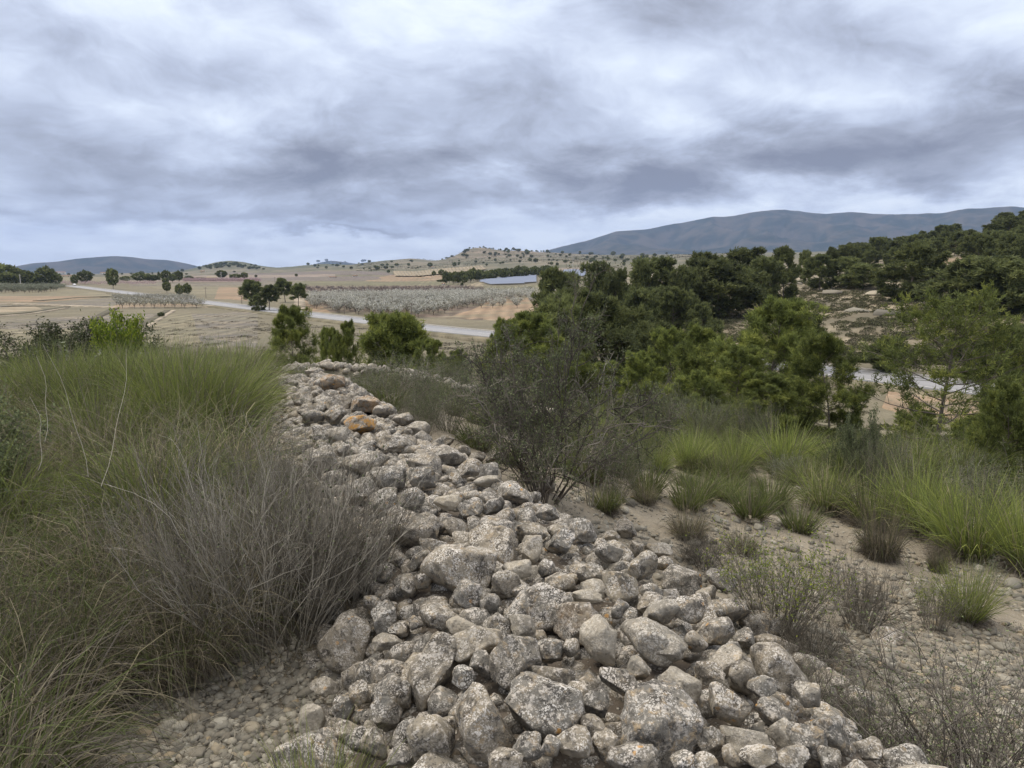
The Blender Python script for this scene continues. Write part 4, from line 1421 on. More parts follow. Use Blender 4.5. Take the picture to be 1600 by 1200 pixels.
place_top(db, 78, 15.5, 500, 1.75, 'dark twiggy bush behind the grass, leftmost of three', 'bush')
place_top(db, 122, 15.5, 497, 1.75, 'dark twiggy bush behind the grass, tallest, in the middle of three', 'bush')
place_top(db, 40, 14.5, 522, 1.75, 'low dark bush at the left end of the row behind the grass', 'bush')
place_top(db, 155, 14.8, 512, 1.75, 'low dark bush touching the bright yellow green bush', 'bush')
place_top(bb, 183, 13.6, 487, 1.75, 'bright yellow green bush standing out behind the grass bank', 'bush', wid=60, protoR=.85)
place_top(LEAFP := proto('grey_herb', twig_bush(26, .4, .3, TWIG_GREY, 44, ((4, .6, (.3, .6)),), r0=.004, spread=.8, leaves=(900, .035, .6, OLIVE, .02, .2), name='grey_herb')),
          170, 12.2, 532, .42, 'silvery herb at the back edge of the grass below the bright bush', 'herb')

# thorny bush beyond the wall
tb = proto('thorn_bush', twig_bush(26, 1.62, 1.2, TWIG_DARK, 51, ((8, .65, (.3, .6)), (9, .9, (.22, .45)), (6, 1.2, (.2, .45))), r0=.014, spread=.95, wob=.24, tint=(0, 1.0),
                                   leaves=(22000, .022, .6, LEAF_GREY, .02, 0), name='thorn_bush', base_r=.16))
x, y, z = at(848, 7.9, 760)
place(tb, (x, y, z - .05), 0, (.92, .92, 1.24), 'big dark leafless thorn bush just beyond the wall', 'thorn bush')
tb2 = proto('thorn_sprays', twig_bush(7, 1.6, .6, TWIG_GREY, 52, ((5, .6, (.35, .6)), (5, 1.0, (.2, .4))), r0=.012, spread=.8, wob=.2, tint=(.7, 1.0), name='thorn_sprays', base_r=.08))
x, y, z = at(925, 8.6, 740)
place(tb2, (x, y, z), .5, (.7, .7, 1.2), 'bare pale grey thorn branches standing up right of the dark thorn bush', 'thorn bush')
x, y, z = at(1540, 3.3, 1150)
gb = proto('twiggy_bush', twig_bush(40, .8, .6, TWIG_DARK, 53, ((6, .6, (.35, .65)), (6, .9, (.25, .5))), r0=.006, spread=1.0, wob=.16, tint=(.2, 1.0),
                                    leaves=(4200, .015, .5, LEAF_GREY, .012, 0), name='twiggy_bush', base_r=.12))
x, y, z = at(1490, 3.55, 1150)
place(gb, (x, y, z), 0, 1.0, 'tangled thorny bush with tiny grey leaves at the lower right corner', 'bush')
x, y, z = at(1600, 3.9, 1100)
place(gb, (x, y, z), 2.2, (1.0, 1.0, .95), 'tangled twiggy bush cut by the right edge, behind the corner one', 'bush')
x, y, z = at(1390, 4.0, 1080)
place(gb, (x, y, z), 4.0, (.55, .55, .6), 'small twiggy bush on the slope beside the rounded grey boulder', 'bush')
x, y, z = at(1300, 3.9, 1080)
place(gb, (x, y, z), 5.0, (.5, .5, .45), 'small leafless bush between the wall edge and the boulder', 'bush')

# yellow green shrub beside the wall, grey balls
yb = proto('broom_shrub', twig_bush(90, .62, .35, TWIG_GREY, 54, ((5, .45, (.35, .65)), (4, .6, (.3, .55))), r0=.004, spread=.75, tint=(.1, .8),
                                    leaves=(4500, .02, .45, LEAF_BRIGHT, .008, .55), name='broom_shrub', base_r=.16))
gs = proto('grey_cushion_shrub', twig_bush(110, .42, .3, TWIG_GREY, 55, ((5, .5, (.35, .7)), (4, .7, (.3, .6))), r0=.004, spread=1.1, tint=(0, .55), name='grey_cushion_shrub', base_r=.14))
for px, base, wd_, hp, pr, lab in [
    (1212, 985, 150, 118, yb, 'yellow green shrub growing against the right side of the wall'),
    (1345, 985, 90, 90, gs, 'dark grey dead cushion shrub on the stony slope'),
    (1270, 1040, 100, 70, gs, 'low brown twiggy shrub between the wall and the boulder'),
    (1098, 885, 80, 45, gs, 'small dark cushion shrub just past the wall, below two dead tussocks'),
    (1460, 985, 60, 70, yb, 'thin yellow green shrub behind the tangled corner bush'),
    (1250, 1100, 90, 60, gs, 'grey dead shrub low beside the lower end of the wall'),
]:
    g = ground(px, base)
    dd = np.linalg.norm(g - campos)
    place(pr, g - np.array([0, 0, .02]), random.uniform(0, 6), (wd_ * dd / F_PX / (.95 if pr is yb else .95),) * 2 + (hp * dd / F_PX / (.62 if pr is yb else .45),), lab, 'shrub')

# ------------------------------------------------------------------ tussocks on the right
TUS = [  # px, base row, width px, height px, mesh, label
    (1075, 843, 82, 66, TD[0], 'grey tussock with a thin green top on the stony slope'),
    (1160, 866, 78, 56, TD[1], 'darkest dead tussock on the slope, right of the thin green one'),
    (1375, 872, 84, 92, TD[0], 'narrow green shoot rising from a grey dead tussock'),
    (1520, 872, 150, 112, TG[0], 'big pale green arching tussock at the right edge of the slope'),
    (1605, 895, 110, 110, TG[3], 'bright green tussock cut by the right edge'),
    (1508, 972, 84, 76, TG[3], 'upright green tussock alone on the lower slope'),
    (1466, 895, 40, 54, TD[0], 'tiny wispy tussock below the big pale green one'),
    (1008, 785, 66, 54, TD[1], 'dark tussock beside the foot of the thorn bush'),
    (948, 800, 68, 56, TG[2], 'small olive tussock between the wall and the dark tussock'),
    (1205, 796, 92, 74, TG[1], 'green tussock in the front row, above the pale path of stones'),
    (1135, 782, 74, 60, TG[1], 'small blue green tussock at the left of the front row'),
    (1290, 800, 104, 86, TG[2], 'dark olive tussock in the middle of the front row'),
    (1365, 826, 120, 96, TG[2], 'broad tussock with reddish tips in the front row'),
    (1440, 838, 120, 110, TG[0], 'tall green tussock left of the big pale one'),
    (1225, 735, 108, 78, TG[0], 'bright green dome of grass behind the front row'),
    (1150, 745, 70, 72, TG[3], 'narrow yellow green tussock in the second row'),
    (1075, 735, 70, 60, TG[3], 'yellow green tussock nearest the thorn bush'),
    (1320, 752, 110, 84, TG[1], 'grey green tussock behind the dark olive one'),
    (1420, 760, 100, 90, TG[2], 'dark shaded tussock in the second row'),
    (1500, 770, 110, 86, TG[0], 'light green tussock behind the big pale one'),
    (1105, 692, 84, 66, TG[0], 'bright green tussock in the third row'),
    (1055, 668, 90, 52, TG[0], 'lime green dome at the far left of the grass slope'),
    (1000, 668, 70, 46, TG[1], 'small green tussock behind the thorn bush'),
    (1235, 672, 80, 46, TG[2], 'dome shaped tussock under the near pines'),
    (1165, 682, 90, 52, TG[1], 'rounded olive tussock below the pines'),
    (935, 640, 50, 26, TG[0], 'far green tussock left of the pines, beyond the thorn bush'),
]
for px, base, wd_, hp, me, lab in TUS:
    g = ground(px, base)
    dd = np.linalg.norm(g - campos)
    ph = .45 if me in TD else .82
    pw = .85 if me in TD else 1.05
    put_mesh('grass_tussock', me, g - np.array([0, 0, .02]), random.uniform(0, 6.3), (wd_ * dd / F_PX / pw,) * 2 + (hp * dd / F_PX / ph,), lab, 'grass tussock', None, .06)
cnt = 0
occ = [ground(t[0], t[1])[:2] for t in TUS]
tries = 0
while cnt < 170 and tries < 6000:
    tries += 1
    px = random.uniform(880, 1680); py = random.uniform(622, 800)
    lim = 700 + (px - 950) * .16 if px > 950 else 690
    if py > lim + 26: continue
    g = ground(px, py)
    rr_ = math.hypot(g[0], g[1])
    if rr_ > 34 or in_wall(g[0], g[1]): continue
    md = .70
    if any((g[0] - a) ** 2 + (g[1] - c_) ** 2 < md * md for a, c_ in occ): continue
    occ.append(g[:2]); cnt += 1
    me = random.choice([TG[0], TG[1], TG[1], TG[2], TG[2], TD[0]] if px < 1500 else [TG[1], TG[2], TG[2], TD[0]])
    s = random.uniform(.7, 1.05)
    put_mesh('grass_tussock', me, g - np.array([0, 0, .03]), random.uniform(0, 6.3), (s, s, s * random.uniform(.8, 1.05)),
             'esparto tussock among many on the grassy slope below the pines', 'grass tussock', 'esparto tussocks on the slope below the pines', .08)
# low ones between wall and second wall
occ2 = []
tries = 0
while len(occ2) < 70 and tries < 5000:
    tries += 1
    x = random.uniform(-5.5, 4.5); y = random.uniform(9.5, 19.5)
    if in_wall(x, y, 1.4): continue
    t, hw, _z = wall_st(np.array([x]), np.array([y]))
    if t[0] < 0: continue
    t2, hw2, _z = wall_st(np.array([x]), np.array([y]), WALL2)
    if abs(t2[0]) < hw2[0] * 1.3: continue
    if any((x - a) ** 2 + (y - c_) ** 2 < .65 ** 2 for a, c_ in occ2): continue
    occ2.append((x, y))


def grass_stuff(name, spots, lib):
    src = []
    for me in lib:
        co = np.zeros(len(me.vertices) * 3, np.float32); me.vertices.foreach_get('co', co)
        ti = np.zeros(len(me.vertices), np.float32); me.attributes['tint'].data.foreach_get('value', ti)
        fi = np.zeros(len(me.loops), np.int32); me.loops.foreach_get('vertex_index', fi)
        src.append((co.reshape(-1, 3), fi.reshape(-1, 4), ti))
    Vs, Fs, T, off = [], [], [], 0
    if not spots: return
    for x, y, k in spots:
        V, F, t = random.choice(src); a = random.uniform(0, 6.3); c_, s_ = math.cos(a) * k, math.sin(a) * k
        Vs.append(np.column_stack([V[:, 0] * c_ - V[:, 1] * s_ + x, V[:, 0] * s_ + V[:, 1] * c_ + y, V[:, 2] * k * random.uniform(.9, 1.05) + gz(x, y) - .02]))
        Fs.append(F + off); off += len(V); T.append(np.clip(t + random.uniform(-.04, .04), 0, 1))
    obj(name, mesh(name, np.concatenate(Vs), np.concatenate(Fs), GRASS, {'tint': np.concatenate(T)}), kind='stuff')


LOW_Y = [tussock(420, .92, .6, (.68, 1.0), 208 + i, .12, .8, 3, wd=.006, skirt=.15) for i in range(3)]
LOW_G = [tussock(360, .8, .6, (.5, .85), 218 + i, .25, 1.1, 3, wd=.007, skirt=.2) for i in range(3)]
grass_stuff('grass', [(x, y, random.uniform(.85, 1.22)) for x, y in gfar], LOW_Y + [LOW_G[0]])
grass_stuff('hollow_grass', [(x, y, random.uniform(.5, .8)) for x, y in occ2], LOW_G)
put_mesh('grass_tussock', TL[1], (*at(378, 10.6, 560)[:2], at(378, 10.6)[2]), 0, (1.15, 1.15, 1.05), 'dark rounded grey green tussock at the top of the bank beside the wall', 'grass tussock')

# shrubs behind the wall
gw = proto('grey_shrub', twig_bush(70, 1.0, .6, TWIG_GREY, 56, ((5, .55, (.35, .65)), (5, .8, (.3, .5))), r0=.006, spread=1.0, tint=(0, .7),
                                   leaves=(5500, .03, .5, LEAF_GREY, .03, 0), name='grey_shrub', base_r=.2))
for px, r, top, lab, wd_ in [(618, 11.5, 566, 'rounded grey leafless shrub behind the far part of the wall', 150),
                             (700, 10.6, 592, 'grey shrub between the wall and the big thorn bush', 110),
                             (560, 12.5, 585, 'low grey tuft shrub right of the wall end', 70),
                             (660, 9.5, 620, 'grey twiggy shrub close behind the wall crest', 80),
                             (968, 9.5, 690, 'grey twiggy shrub at the right foot of the thorn bush', 90),
                             (800, 13.5, 585, 'dark shrub behind the thorn bush, near the low wall', 90),
                             (712, 17.2, 562, 'dark grey bush standing on the low far wall', 60),
                             (1100, 20, 622, 'grey bush at the foot of the near pines', 80),
                             (1180, 20, 625, 'dark grey bush below the large near pine', 70),
                             (1385, 15.0, 655, 'pale silvery shrub between tussocks and pines', 60),
                             (1590, 12.0, 680, 'grey bush at the right edge above the tussocks', 120),
                             (1030, 22, 612, 'grey bush under the leftmost near pines', 80),
                             (1470, 17, 668, 'grey bush at the foot of the lone near pine', 150)]:
    place_top(gw, px, r, top, 1.0, lab, 'shrub', wid=wd_, protoR=.95)
# pale flowering mound
wm = proto('flowering_mound', twig_bush(40, .5, .4, TWIG_GREY, 57, ((5, .6, (.3, .6)),), r0=.004, spread=1.2, leaves=(1800, .022, .8, OLIVE, .03, .5), name='flowering_mound', base_r=.2))
place_top(wm, 1226, 14.6, 664, .75, 'whitish flowering mound behind the bright green dome of grass', 'shrub', wid=44, protoR=.6)
place_top(wm, 1555, 9.4, 770, .8, 'pale straw coloured mound at the right edge between tussocks', 'shrub', wid=44, protoR=.6)
place_top(lb, 1348, 15.5, 640, .95, 'pale green leafy shrub standing up right of the near pines', 'shrub', wid=50, protoR=.6)


# ------------------------------------------------------------------ pines
def pine(Hh, Rw, n_limb, nsub, n_tw, blade, bw, kb, seed, mat, low=.15, lean=.05, dense=1.0, r_tr=.05, top=.95, flat=.0, name='pine', upw=.25, clump=None):
    global rng
    keep = rng; rng = np.random.default_rng(seed)
    tr = grow(np.array([[0, 0, -.1]]), np.array([[lean, lean * .5, 1.0]]), np.array([Hh * top + .1]), 10, 0, .035)
    V, F, k = tubes(tr, np.array([r_tr]), np.array([r_tr * .18]), 7)
    parts = [(V, F, {})]
    t = np.sort(rng.uniform(low, .97, n_limb))
    idx = t * 10; k0 = idx.astype(int); f = (idx - k0)[:, None]
    st = tr[0][k0] * (1 - f) + tr[0][np.minimum(k0 + 1, 10)] * f
    a = np.arange(n_limb) * 2.4 + rng.uniform(-.5, .5, n_limb)
    prof = np.sin(np.clip((t - low * .6) / (1.02 - low * .6), 0, 1) ** .75 * math.pi) ** .55
    L = Rw * prof * rng.uniform(.72, 1.15, n_limb)
    d = np.stack([np.cos(a), np.sin(a), upw + .9 * t ** 3 + rng.normal(size=n_limb) * .12], -1)
    limb = grow(st, d, L, 6, -.10, .10)
    V, F, k = tubes(limb, np.maximum(r_tr * .42 * (1 - t * .6), .006), np.full(n_limb, r_tr * .08), 5)
    parts.append((V, F, {}))
    sub, i1 = branch(limb, nsub, .25, 1.0, .55, (.28, .55), 4, -.08, .14, .22)
    V, F, k = tubes(sub, np.full(len(sub), r_tr * .10), np.full(len(sub), r_tr * .04), 3)
    parts.append((V, F, {}))
    V, Fs, _a = join(parts)
    trunk = mesh(name + '_trunk', V, Fs, BARK, smooth=True)
    # needle tufts along the outer branchlets
    tw, i2 = branch(sub, n_tw, .2, 1.0, .75, (.35, .8), 2, -.05, .15, .25)
    tw2, i3 = branch(limb, max(2, n_tw // 2), .5, 1.0, .7, (.15, .3), 2, -.05, .15, .3)
    C = np.concatenate([tw[:, 1], tw[:, 2], tw2[:, 2]]); D = np.concatenate([tw[:, 2] - tw[:, 1], tw[:, 2] - tw[:, 1], tw2[:, 2] - tw2[:, 1]])
    gi = np.concatenate([i1[i2], i1[i2], i3])
    lt = rng.uniform(0, 1, n_limb)[gi]
    st_ = np.concatenate([i2, i2, i3 + len(sub)]); stn = rng.uniform(0, 1, st_.max() + 1)[st_]
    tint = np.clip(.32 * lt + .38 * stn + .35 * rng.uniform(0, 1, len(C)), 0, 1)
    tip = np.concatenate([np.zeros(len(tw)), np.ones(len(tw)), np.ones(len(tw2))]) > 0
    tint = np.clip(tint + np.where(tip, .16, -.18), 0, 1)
    n = len(C)
    C = np.repeat(C, kb, 0) + blade * .25 * rng.normal(size=(n * kb, 3)); D = np.repeat(unit(D), kb, 0) * .75 + .75 * rng.normal(size=(n * kb, 3)); D[:, 2] += .35
    V, F = tris_at(C, D, blade * rng.uniform(.7, 1.25, n * kb), bw)
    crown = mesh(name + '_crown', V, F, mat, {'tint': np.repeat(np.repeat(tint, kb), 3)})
    rng = keep
    hh = float(np.percentile(V[:, 2], 99.5)); rr_ = float(np.percentile(np.hypot(V[:, 0], V[:, 1]), 96))
    return proto('pine_tree', [('trunk', trunk), ('crown', crown)]), hh, rr_


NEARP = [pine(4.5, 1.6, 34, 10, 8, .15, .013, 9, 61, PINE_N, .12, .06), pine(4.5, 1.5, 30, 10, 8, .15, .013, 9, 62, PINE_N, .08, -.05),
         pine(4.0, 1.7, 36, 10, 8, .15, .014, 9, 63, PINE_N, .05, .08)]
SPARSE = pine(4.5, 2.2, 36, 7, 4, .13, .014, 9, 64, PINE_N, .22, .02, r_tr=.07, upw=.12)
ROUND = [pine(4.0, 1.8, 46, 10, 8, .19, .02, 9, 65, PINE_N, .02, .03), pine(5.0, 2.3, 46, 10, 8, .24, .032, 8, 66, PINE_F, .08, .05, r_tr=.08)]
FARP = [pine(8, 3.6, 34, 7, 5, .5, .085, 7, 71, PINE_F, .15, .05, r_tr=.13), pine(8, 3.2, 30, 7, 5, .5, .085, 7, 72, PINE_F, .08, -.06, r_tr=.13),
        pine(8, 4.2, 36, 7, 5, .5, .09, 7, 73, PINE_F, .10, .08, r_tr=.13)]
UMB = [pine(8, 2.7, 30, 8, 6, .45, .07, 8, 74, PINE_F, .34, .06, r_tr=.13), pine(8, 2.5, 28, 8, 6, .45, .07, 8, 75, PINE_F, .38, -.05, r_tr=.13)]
TINY = []
for sd_ in (81, 82, 83):
    r_g = np.random.default_rng(sd_)
    n = 520
    q = unit(r_g.normal(size=(n, 3))) * r_g.uniform(.55, 1, (n, 1)) ** .5
    q *= 1 + .35 * fbm(*(q * 2 + sd_).T, o=2)[:, None]
    q = q * np.array([2.6, 2.6, 2.6]) + np.array([0, 0, 4.1])
    V, F = tris_at(q, q - np.array([0, 0, 3.5]) + r_g.normal(size=(n, 3)) * 2, .9, .42)
    tr = grow(np.array([[0, 0, -.3]]), np.array([[.03, 0, 1.0]]), np.array([4.5]), 4, 0, .02)
    V2, F2, _k = tubes(tr, np.array([.16]), np.array([.08]), 5)
    Vj = np.concatenate([V, V2]); 
    me = mesh('tree', Vj, [F, F2 + len(V)], [PINE_F, BARK], {'tint': np.concatenate([np.repeat(r_g.uniform(0, 1, n), 3), np.zeros(len(V2))])},
              midx=np.concatenate([np.zeros(len(F)), np.ones(len(F2))]))
    TINY.append(me)


def P_(pr, px, r, top, wid, label, group=None, cat='pine tree', hmin=1.5):
    p, ph, pr_ = pr
    return place_top(p, px, r, top, ph, label, cat, group, wid, pr_, hmin=hmin)


NP = [
    (SPARSE, 1490, 22, 441, 235, 'lone open crowned pine in front of the road, its trunk showing'),
    (NEARP[0], 1205, 30, 461, 150, 'tallest dense pine of the near group'),
    (NEARP[1], 1308, 26, 512, 112, 'near pine with a thin dark trunk at the right of the near group'),
    (NEARP[2], 1120, 36, 505, 120, 'dark pine left of the tallest near pine'),
    (NEARP[0], 1150, 27, 534, 110, 'small pine with bright yellow green tips in the near group'),
    (NEARP[1], 1065, 40, 508, 90, 'narrow dark pine at the centre of the picture, before the road'),
    (NEARP[1], 1015, 32, 545, 80, 'short grey green pine at the left of the near group'),
    (NEARP[0], 1250, 34, 486, 90, 'pine behind the tallest one on its right'),
    (ROUND[1], 925, 66, 452, 170, 'broad domed pine with a flat light green top'),
    (ROUND[1], 870, 56, 462, 120, 'domed pine joined to the broad one on its left'),
    (NEARP[0], 838, 27, 487, 120, 'fresh green pine behind the thorn bush'),
    (NEARP[1], 775, 25, 497, 80, 'slim pine with a rounded head left of the fresh green one'),
    (NEARP[2], 905, 30, 540, 90, 'small bushy pine right of the fresh green one'),
    (ROUND[0], 614, 34, 487, 112, 'round dark green pine beyond the low stone wall'),
    (NEARP[1], 660, 29, 528, 60, 'low lobe like young pine at the foot of the round dark pine'),
    (NEARP[0], 452, 21, 474, 80, 'light green young pine in front of the road, left of the round one'),
    (NEARP[1], 505, 25, 508, 44, 'small dark pine between the two light green ones'),
    (NEARP[2], 530, 24, 499, 50, 'small pine with fresh green top next to the round dark pine'),
    (NEARP[2], 1600, 18, 560, 90, 'bright tipped pine cut by the right edge'),
    (NEARP[0], 1592, 44, 490, 90, 'dark pine behind the lone open pine near the right edge'),
    (ROUND[1], 990, 75, 492, 90, 'dark pine right of the broad domed one'),
    (NEARP[2], 1440, 34, 610, 60, 'low bushy pine under the crown of the lone pine'),
    (NEARP[2], 1560, 28, 600, 100, 'low bushy pine right of the lone pine trunk'),
    (NEARP[2], 700, 22, 545, 60, 'low young pine beside the dark grey bush'),
    (NEARP[0], 1205, 24, 575, 110, 'low young pine in front of the tallest near one'),
    (NEARP[2], 1080, 26, 570, 100, 'low spreading pine at the front of the near group'),
    (NEARP[1], 960, 36, 560, 90, 'low dark pine right of the thorn bush top'),
]
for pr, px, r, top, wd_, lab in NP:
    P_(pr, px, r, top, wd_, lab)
MP = [
    (FARP[1], 868, 128, 417, 66, 'tall dark pine at the left end of the grove across the road'),
    (FARP[0], 895, 132, 424, 50, 'dark pine second from the left of the grove across the road'),
    (FARP[2], 940, 150, 408, 62, 'dark pine with a notched top in the grove across the road'),
    (FARP[0], 965, 140, 418, 50, 'grey green pine leaning out of the grove across the road'),
    (FARP[2], 1020, 160, 402, 100, 'widest dark pine of the grove across the road'),
    (FARP[1], 1000, 150, 406, 50, 'dark pine tucked against the widest of the grove'),
    (FARP[0], 1075, 150, 414, 50, 'light green pine between the two darkest of the grove'),
    (FARP[0], 1055, 125, 446, 66, 'olive pine standing lower on the slope across the road'),
    (FARP[2], 990, 118, 448, 80, 'low wide pine on the near edge of the grove across the road'),
    (FARP[2], 1130, 158, 404, 120, 'broad pine on the right side of the grove'),
    (FARP[0], 1105, 190, 394, 60, 'pine on the skyline left of the broad one'),
    (FARP[2], 1160, 195, 388, 80, 'flat topped pine on the skyline behind the broad one'),
    (FARP[1], 1230, 180, 386, 48, 'round isolated pine on the skyline right of the grove'),
    (FARP[0], 1190, 175, 402, 60, 'pine between the grove and the round isolated one'),
    (FARP[1], 1285, 215, 398, 44, 'small pine on the slope right of the round isolated one'),
    (FARP[0], 1262, 240, 392, 22, 'tiny dark pine on the far edge of the slope'),
    (FARP[0], 1330, 215, 402, 50, 'light pine halfway up the scrub slope'),
    (FARP[2], 1350, 205, 412, 60, 'pale green low pine on the top of the scrub slope'),
    (FARP[1], 1425, 175, 383, 80, 'dark pine beside the dirt path on the hill'),
    (FARP[2], 1455, 195, 404, 60, 'pine in front of the bare orange patch on the hill'),
    (FARP[2], 1520, 155, 402, 110, 'grey green broad pine at the foot of the wooded hill'),
    (FARP[0], 1585, 150, 405, 90, 'fresh green pine at the right edge of the hill foot'),
    (FARP[1], 1575, 150, 430, 60, 'low bright pine in front of the hill foot'),
    (FARP[0], 1272, 104, 484, 44, 'dark pine standing beyond the road behind the near group'),
    (FARP[2], 1385, 108, 512, 60, 'dark green pine across the road below the scrub slope'),
    (UMB[0], 1303, 260, 388, 20, 'tiny round pine alone on the skyline'),
]
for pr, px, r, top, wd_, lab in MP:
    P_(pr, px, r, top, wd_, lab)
# wooded hill
k = 0; occ3 = []; tries = 0
while k < 115 and tries < 5000:
    tries += 1
    px = random.uniform(1300, 1760); r = random.uniform(230, 460)
    if px < 1380 and r < 300: continue
    if r < 300 and px < 1500 and random.random() < .75: continue
    x, y, z = at(px, r)
    if any((x - a) ** 2 + (y - c_) ** 2 < 6.0 ** 2 for a, c_ in occ3): continue
    if 1440 < px < 1520 and r < 290: continue
    occ3.append((x, y)); k += 1
    pr = random.choice(FARP)
    s = random.uniform(.85, 1.4) * 8 / pr[1]
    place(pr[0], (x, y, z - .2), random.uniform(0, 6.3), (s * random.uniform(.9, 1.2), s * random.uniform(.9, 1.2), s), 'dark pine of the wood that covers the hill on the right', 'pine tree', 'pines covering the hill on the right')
# scattered young pines between the grove and the road
for px, r, top, wd_ in [(1085, 95, 505, 60), (1030, 92, 500, 60), (905, 90, 498, 60), (850, 100, 488, 40), (1105, 120, 470, 50), (1530, 105, 510, 60), (1610, 110, 490, 70), (1000, 100, 520, 50), (1165, 104, 520, 50)]:
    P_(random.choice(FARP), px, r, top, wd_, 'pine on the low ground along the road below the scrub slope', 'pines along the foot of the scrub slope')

# roadside pines
for pr, px, base, top, wd_, lab in [(UMB[0], 394, 480, 435, 32, 'left pine of the pair of roadside groups, with a domed crown'), (UMB[1], 418, 487, 443, 30, 'roadside pine with two bare trunks beside the asphalt'),
                                    (FARP[1], 402, 487, 458, 22, 'low bushy pine at the foot of the roadside pines'), (UMB[0], 444, 473, 433, 28, 'tallest pine of the group across the asphalt'),
                                    (UMB[1], 464, 480, 441, 26, 'right pine of the group across the asphalt, beside the pale track'),
                                    ]:
    g = ground(px, base); r = math.hypot(g[0], g[1])
    P_(pr, px, r, top, wd_, lab)


# small far trees
def tiny(px, base, hp, wp, label, group=None, cat='tree'):
    g = ground(px, base); dd = np.linalg.norm(g - campos)
    s = hp * dd / F_PX / 6.6
    sw = wp * dd / F_PX / 5.6
    return obj('tree', random.choice(TINY), loc=g, rot=(0, 0, random.uniform(0, 6)), scale=(sw, sw, s), label=label, category=cat, group=group)


for px, b_, hp, wp, lab in [(117, 447, 14, 9, 'small round roadside tree at the far end of the road, nearest the white car'), (133, 444, 17, 18, 'dark wide tree at the far end of the road'),
                            (177, 452, 27, 16, 'umbrella shaped tree beside the far road'), (261, 458, 15, 11, 'little round tree right of the far road, leftmost of three'),
                            (281, 464, 17, 11, 'little round tree right of the far road, middle of three'), (293, 463, 17, 12, 'little round tree right of the far road, last of three'),
                            (5, 448, 28, 34, 'big dark tree at the left edge behind the orchard'), (28, 448, 22, 22, 'dark tree behind the concrete pole'), (45, 449, 19, 20, 'grey green tree in the clump at the left'),
                            (60, 449, 14, 20, 'low tree in the middle of the left clump'), (74, 449, 25, 24, 'tall dark tree near the right end of the left clump'), (88, 449, 18, 14, 'last tree of the left clump, by the orchard end'),
                            (15, 449, 18, 24, 'wide low dark tree at the left end of the clump'),
                            (196, 440, 7, 13, 'low dark tree left of the farm trees'), (219, 441, 12, 20, 'wide dark farm tree beyond the road'), (232, 441, 11, 12, 'dark farm tree beside the widest one'),
                            (240, 441, 10, 14, 'greyish poplar like tree among the farm trees'), (249, 441, 14, 3.5, 'thin dark cypress among the farm trees'), (260, 442, 16, 13, 'tall farm tree right of the cypress'),
                            (259, 444, 8, 9, 'small bush in front of the farm trees'), (270, 442, 12, 10, 'short farm tree between two tall ones'), (280, 441, 15, 11, 'last tall tree of the farm trees'),
                            (295, 437, 5, 12, 'low hedge like tree right of the farm trees'), (312, 438, 4, 20, 'long low hedge before the cream farmhouse'), (347, 437, 13, 14, 'round dark tree at the second pole'),
                            (368, 437, 8, 16, 'low dark tree above the roadside pines'), (382, 437, 10, 10, 'dark tree right of the low one'), (400, 434, 4, 4, 'tiny dark tree on the pink field edge'), (463, 433, 5, 4.5, 'lone tiny tree in the purple fields'),
                            (590, 422, 6, 7, 'round tree on the far slope, left of a pair'), (603, 421, 5, 7, 'round tree on the far slope, right of a pair'), (607, 427, 5, 5, 'small tree below the pair on the far slope'),
                            (672, 418, 7, 8, 'dark tree above the striped plantation'), (710, 417, 7, 6.5, 'dark tree at the right end above the striped plantation'), (678, 432, 8, 7, 'round tree left of the pine belt'),
                            (690, 432, 10, 9.5, 'round tree touching the pine belt'), (690, 441, 4, 15, 'low hedge before the pine belt'), (722, 447, 5, 5, 'small bush at the sandy patch by the solar field'), (828, 453, 5, 7, 'dark bush below the solar field'),
                            (837, 411, 7, 7, 'dark tree on the slope above the pine belt'), (774, 409, 5, 4, 'small tree on the terraced slope'), (1301, 396, 8, 10, 'small round tree on the far skyline before the mountain')]:
    tiny(px, b_, hp, wp, lab)
for i in range(34):      # pine belt
    f = i / 33
    px = 697 + f * 160 + random.uniform(-2, 2)
    tiny(px, 445 - f * 14 - (i % 2) * 2.5 + (6 if i > 2 and i % 2 == 0 and i < 8 else 0) * .3, random.uniform(14, 20) * (1 - .25 * f), random.uniform(10, 15), 'dark pine in the belt behind the solar field', 'pines of the belt behind the solar field', 'pine tree')
for i in range(150):      # trees over the far terraced hill
    px = random.uniform(640, 1050)
    py = random.uniform(394, 416) if i % 2 else random.uniform(388, 404) + abs(px - 745) * .04
    g = ground(px, py)
    if math.hypot(g[0], g[1]) > 4500: continue
    s = random.uniform(2.2, 5.5)
    tiny(px, py, s, s * random.uniform(.9, 1.4), 'tiny dark tree dotted on the far terraced hill', 'trees dotted over the far hill')
for i in range(46):
    px = random.uniform(690, 860); r = 2300 + random.uniform(-60, 60)
    x, y, z = at(px, r)
    s = random.uniform(.45, .95)
    obj('tree', random.choice(TINY), loc=(x, y, z), rot=(0, 0, random.uniform(0, 6)), scale=(s * 1.2, s * 1.2, s), label='tree standing on the crest of the far terraced hill', category='tree', group='trees on the crest of the far hill')
for i in range(70):
    px = random.choice([random.uniform(20, 420), random.uniform(480, 660)])
    py = random.uniform(424, 431) if px < 420 else random.uniform(409, 422)
    tiny(px, py, (hs := random.uniform(2, 4.5)), hs * random.uniform(1, 1.7), 'tiny dark tree far out on the plain', 'trees far out on the plain')

for i in range(70):
    px = 362 + 50 * max(-1, min(1, random.gauss(0, .5))); py = 411 + abs(px - 362) * .12 + random.uniform(0, 6)
    hs = random.uniform(2.0, 3.6)
    tiny(px, py, hs, hs * 1.5, 'tiny tree on the low wooded hill far beyond the road', 'trees on the low wooded hill')


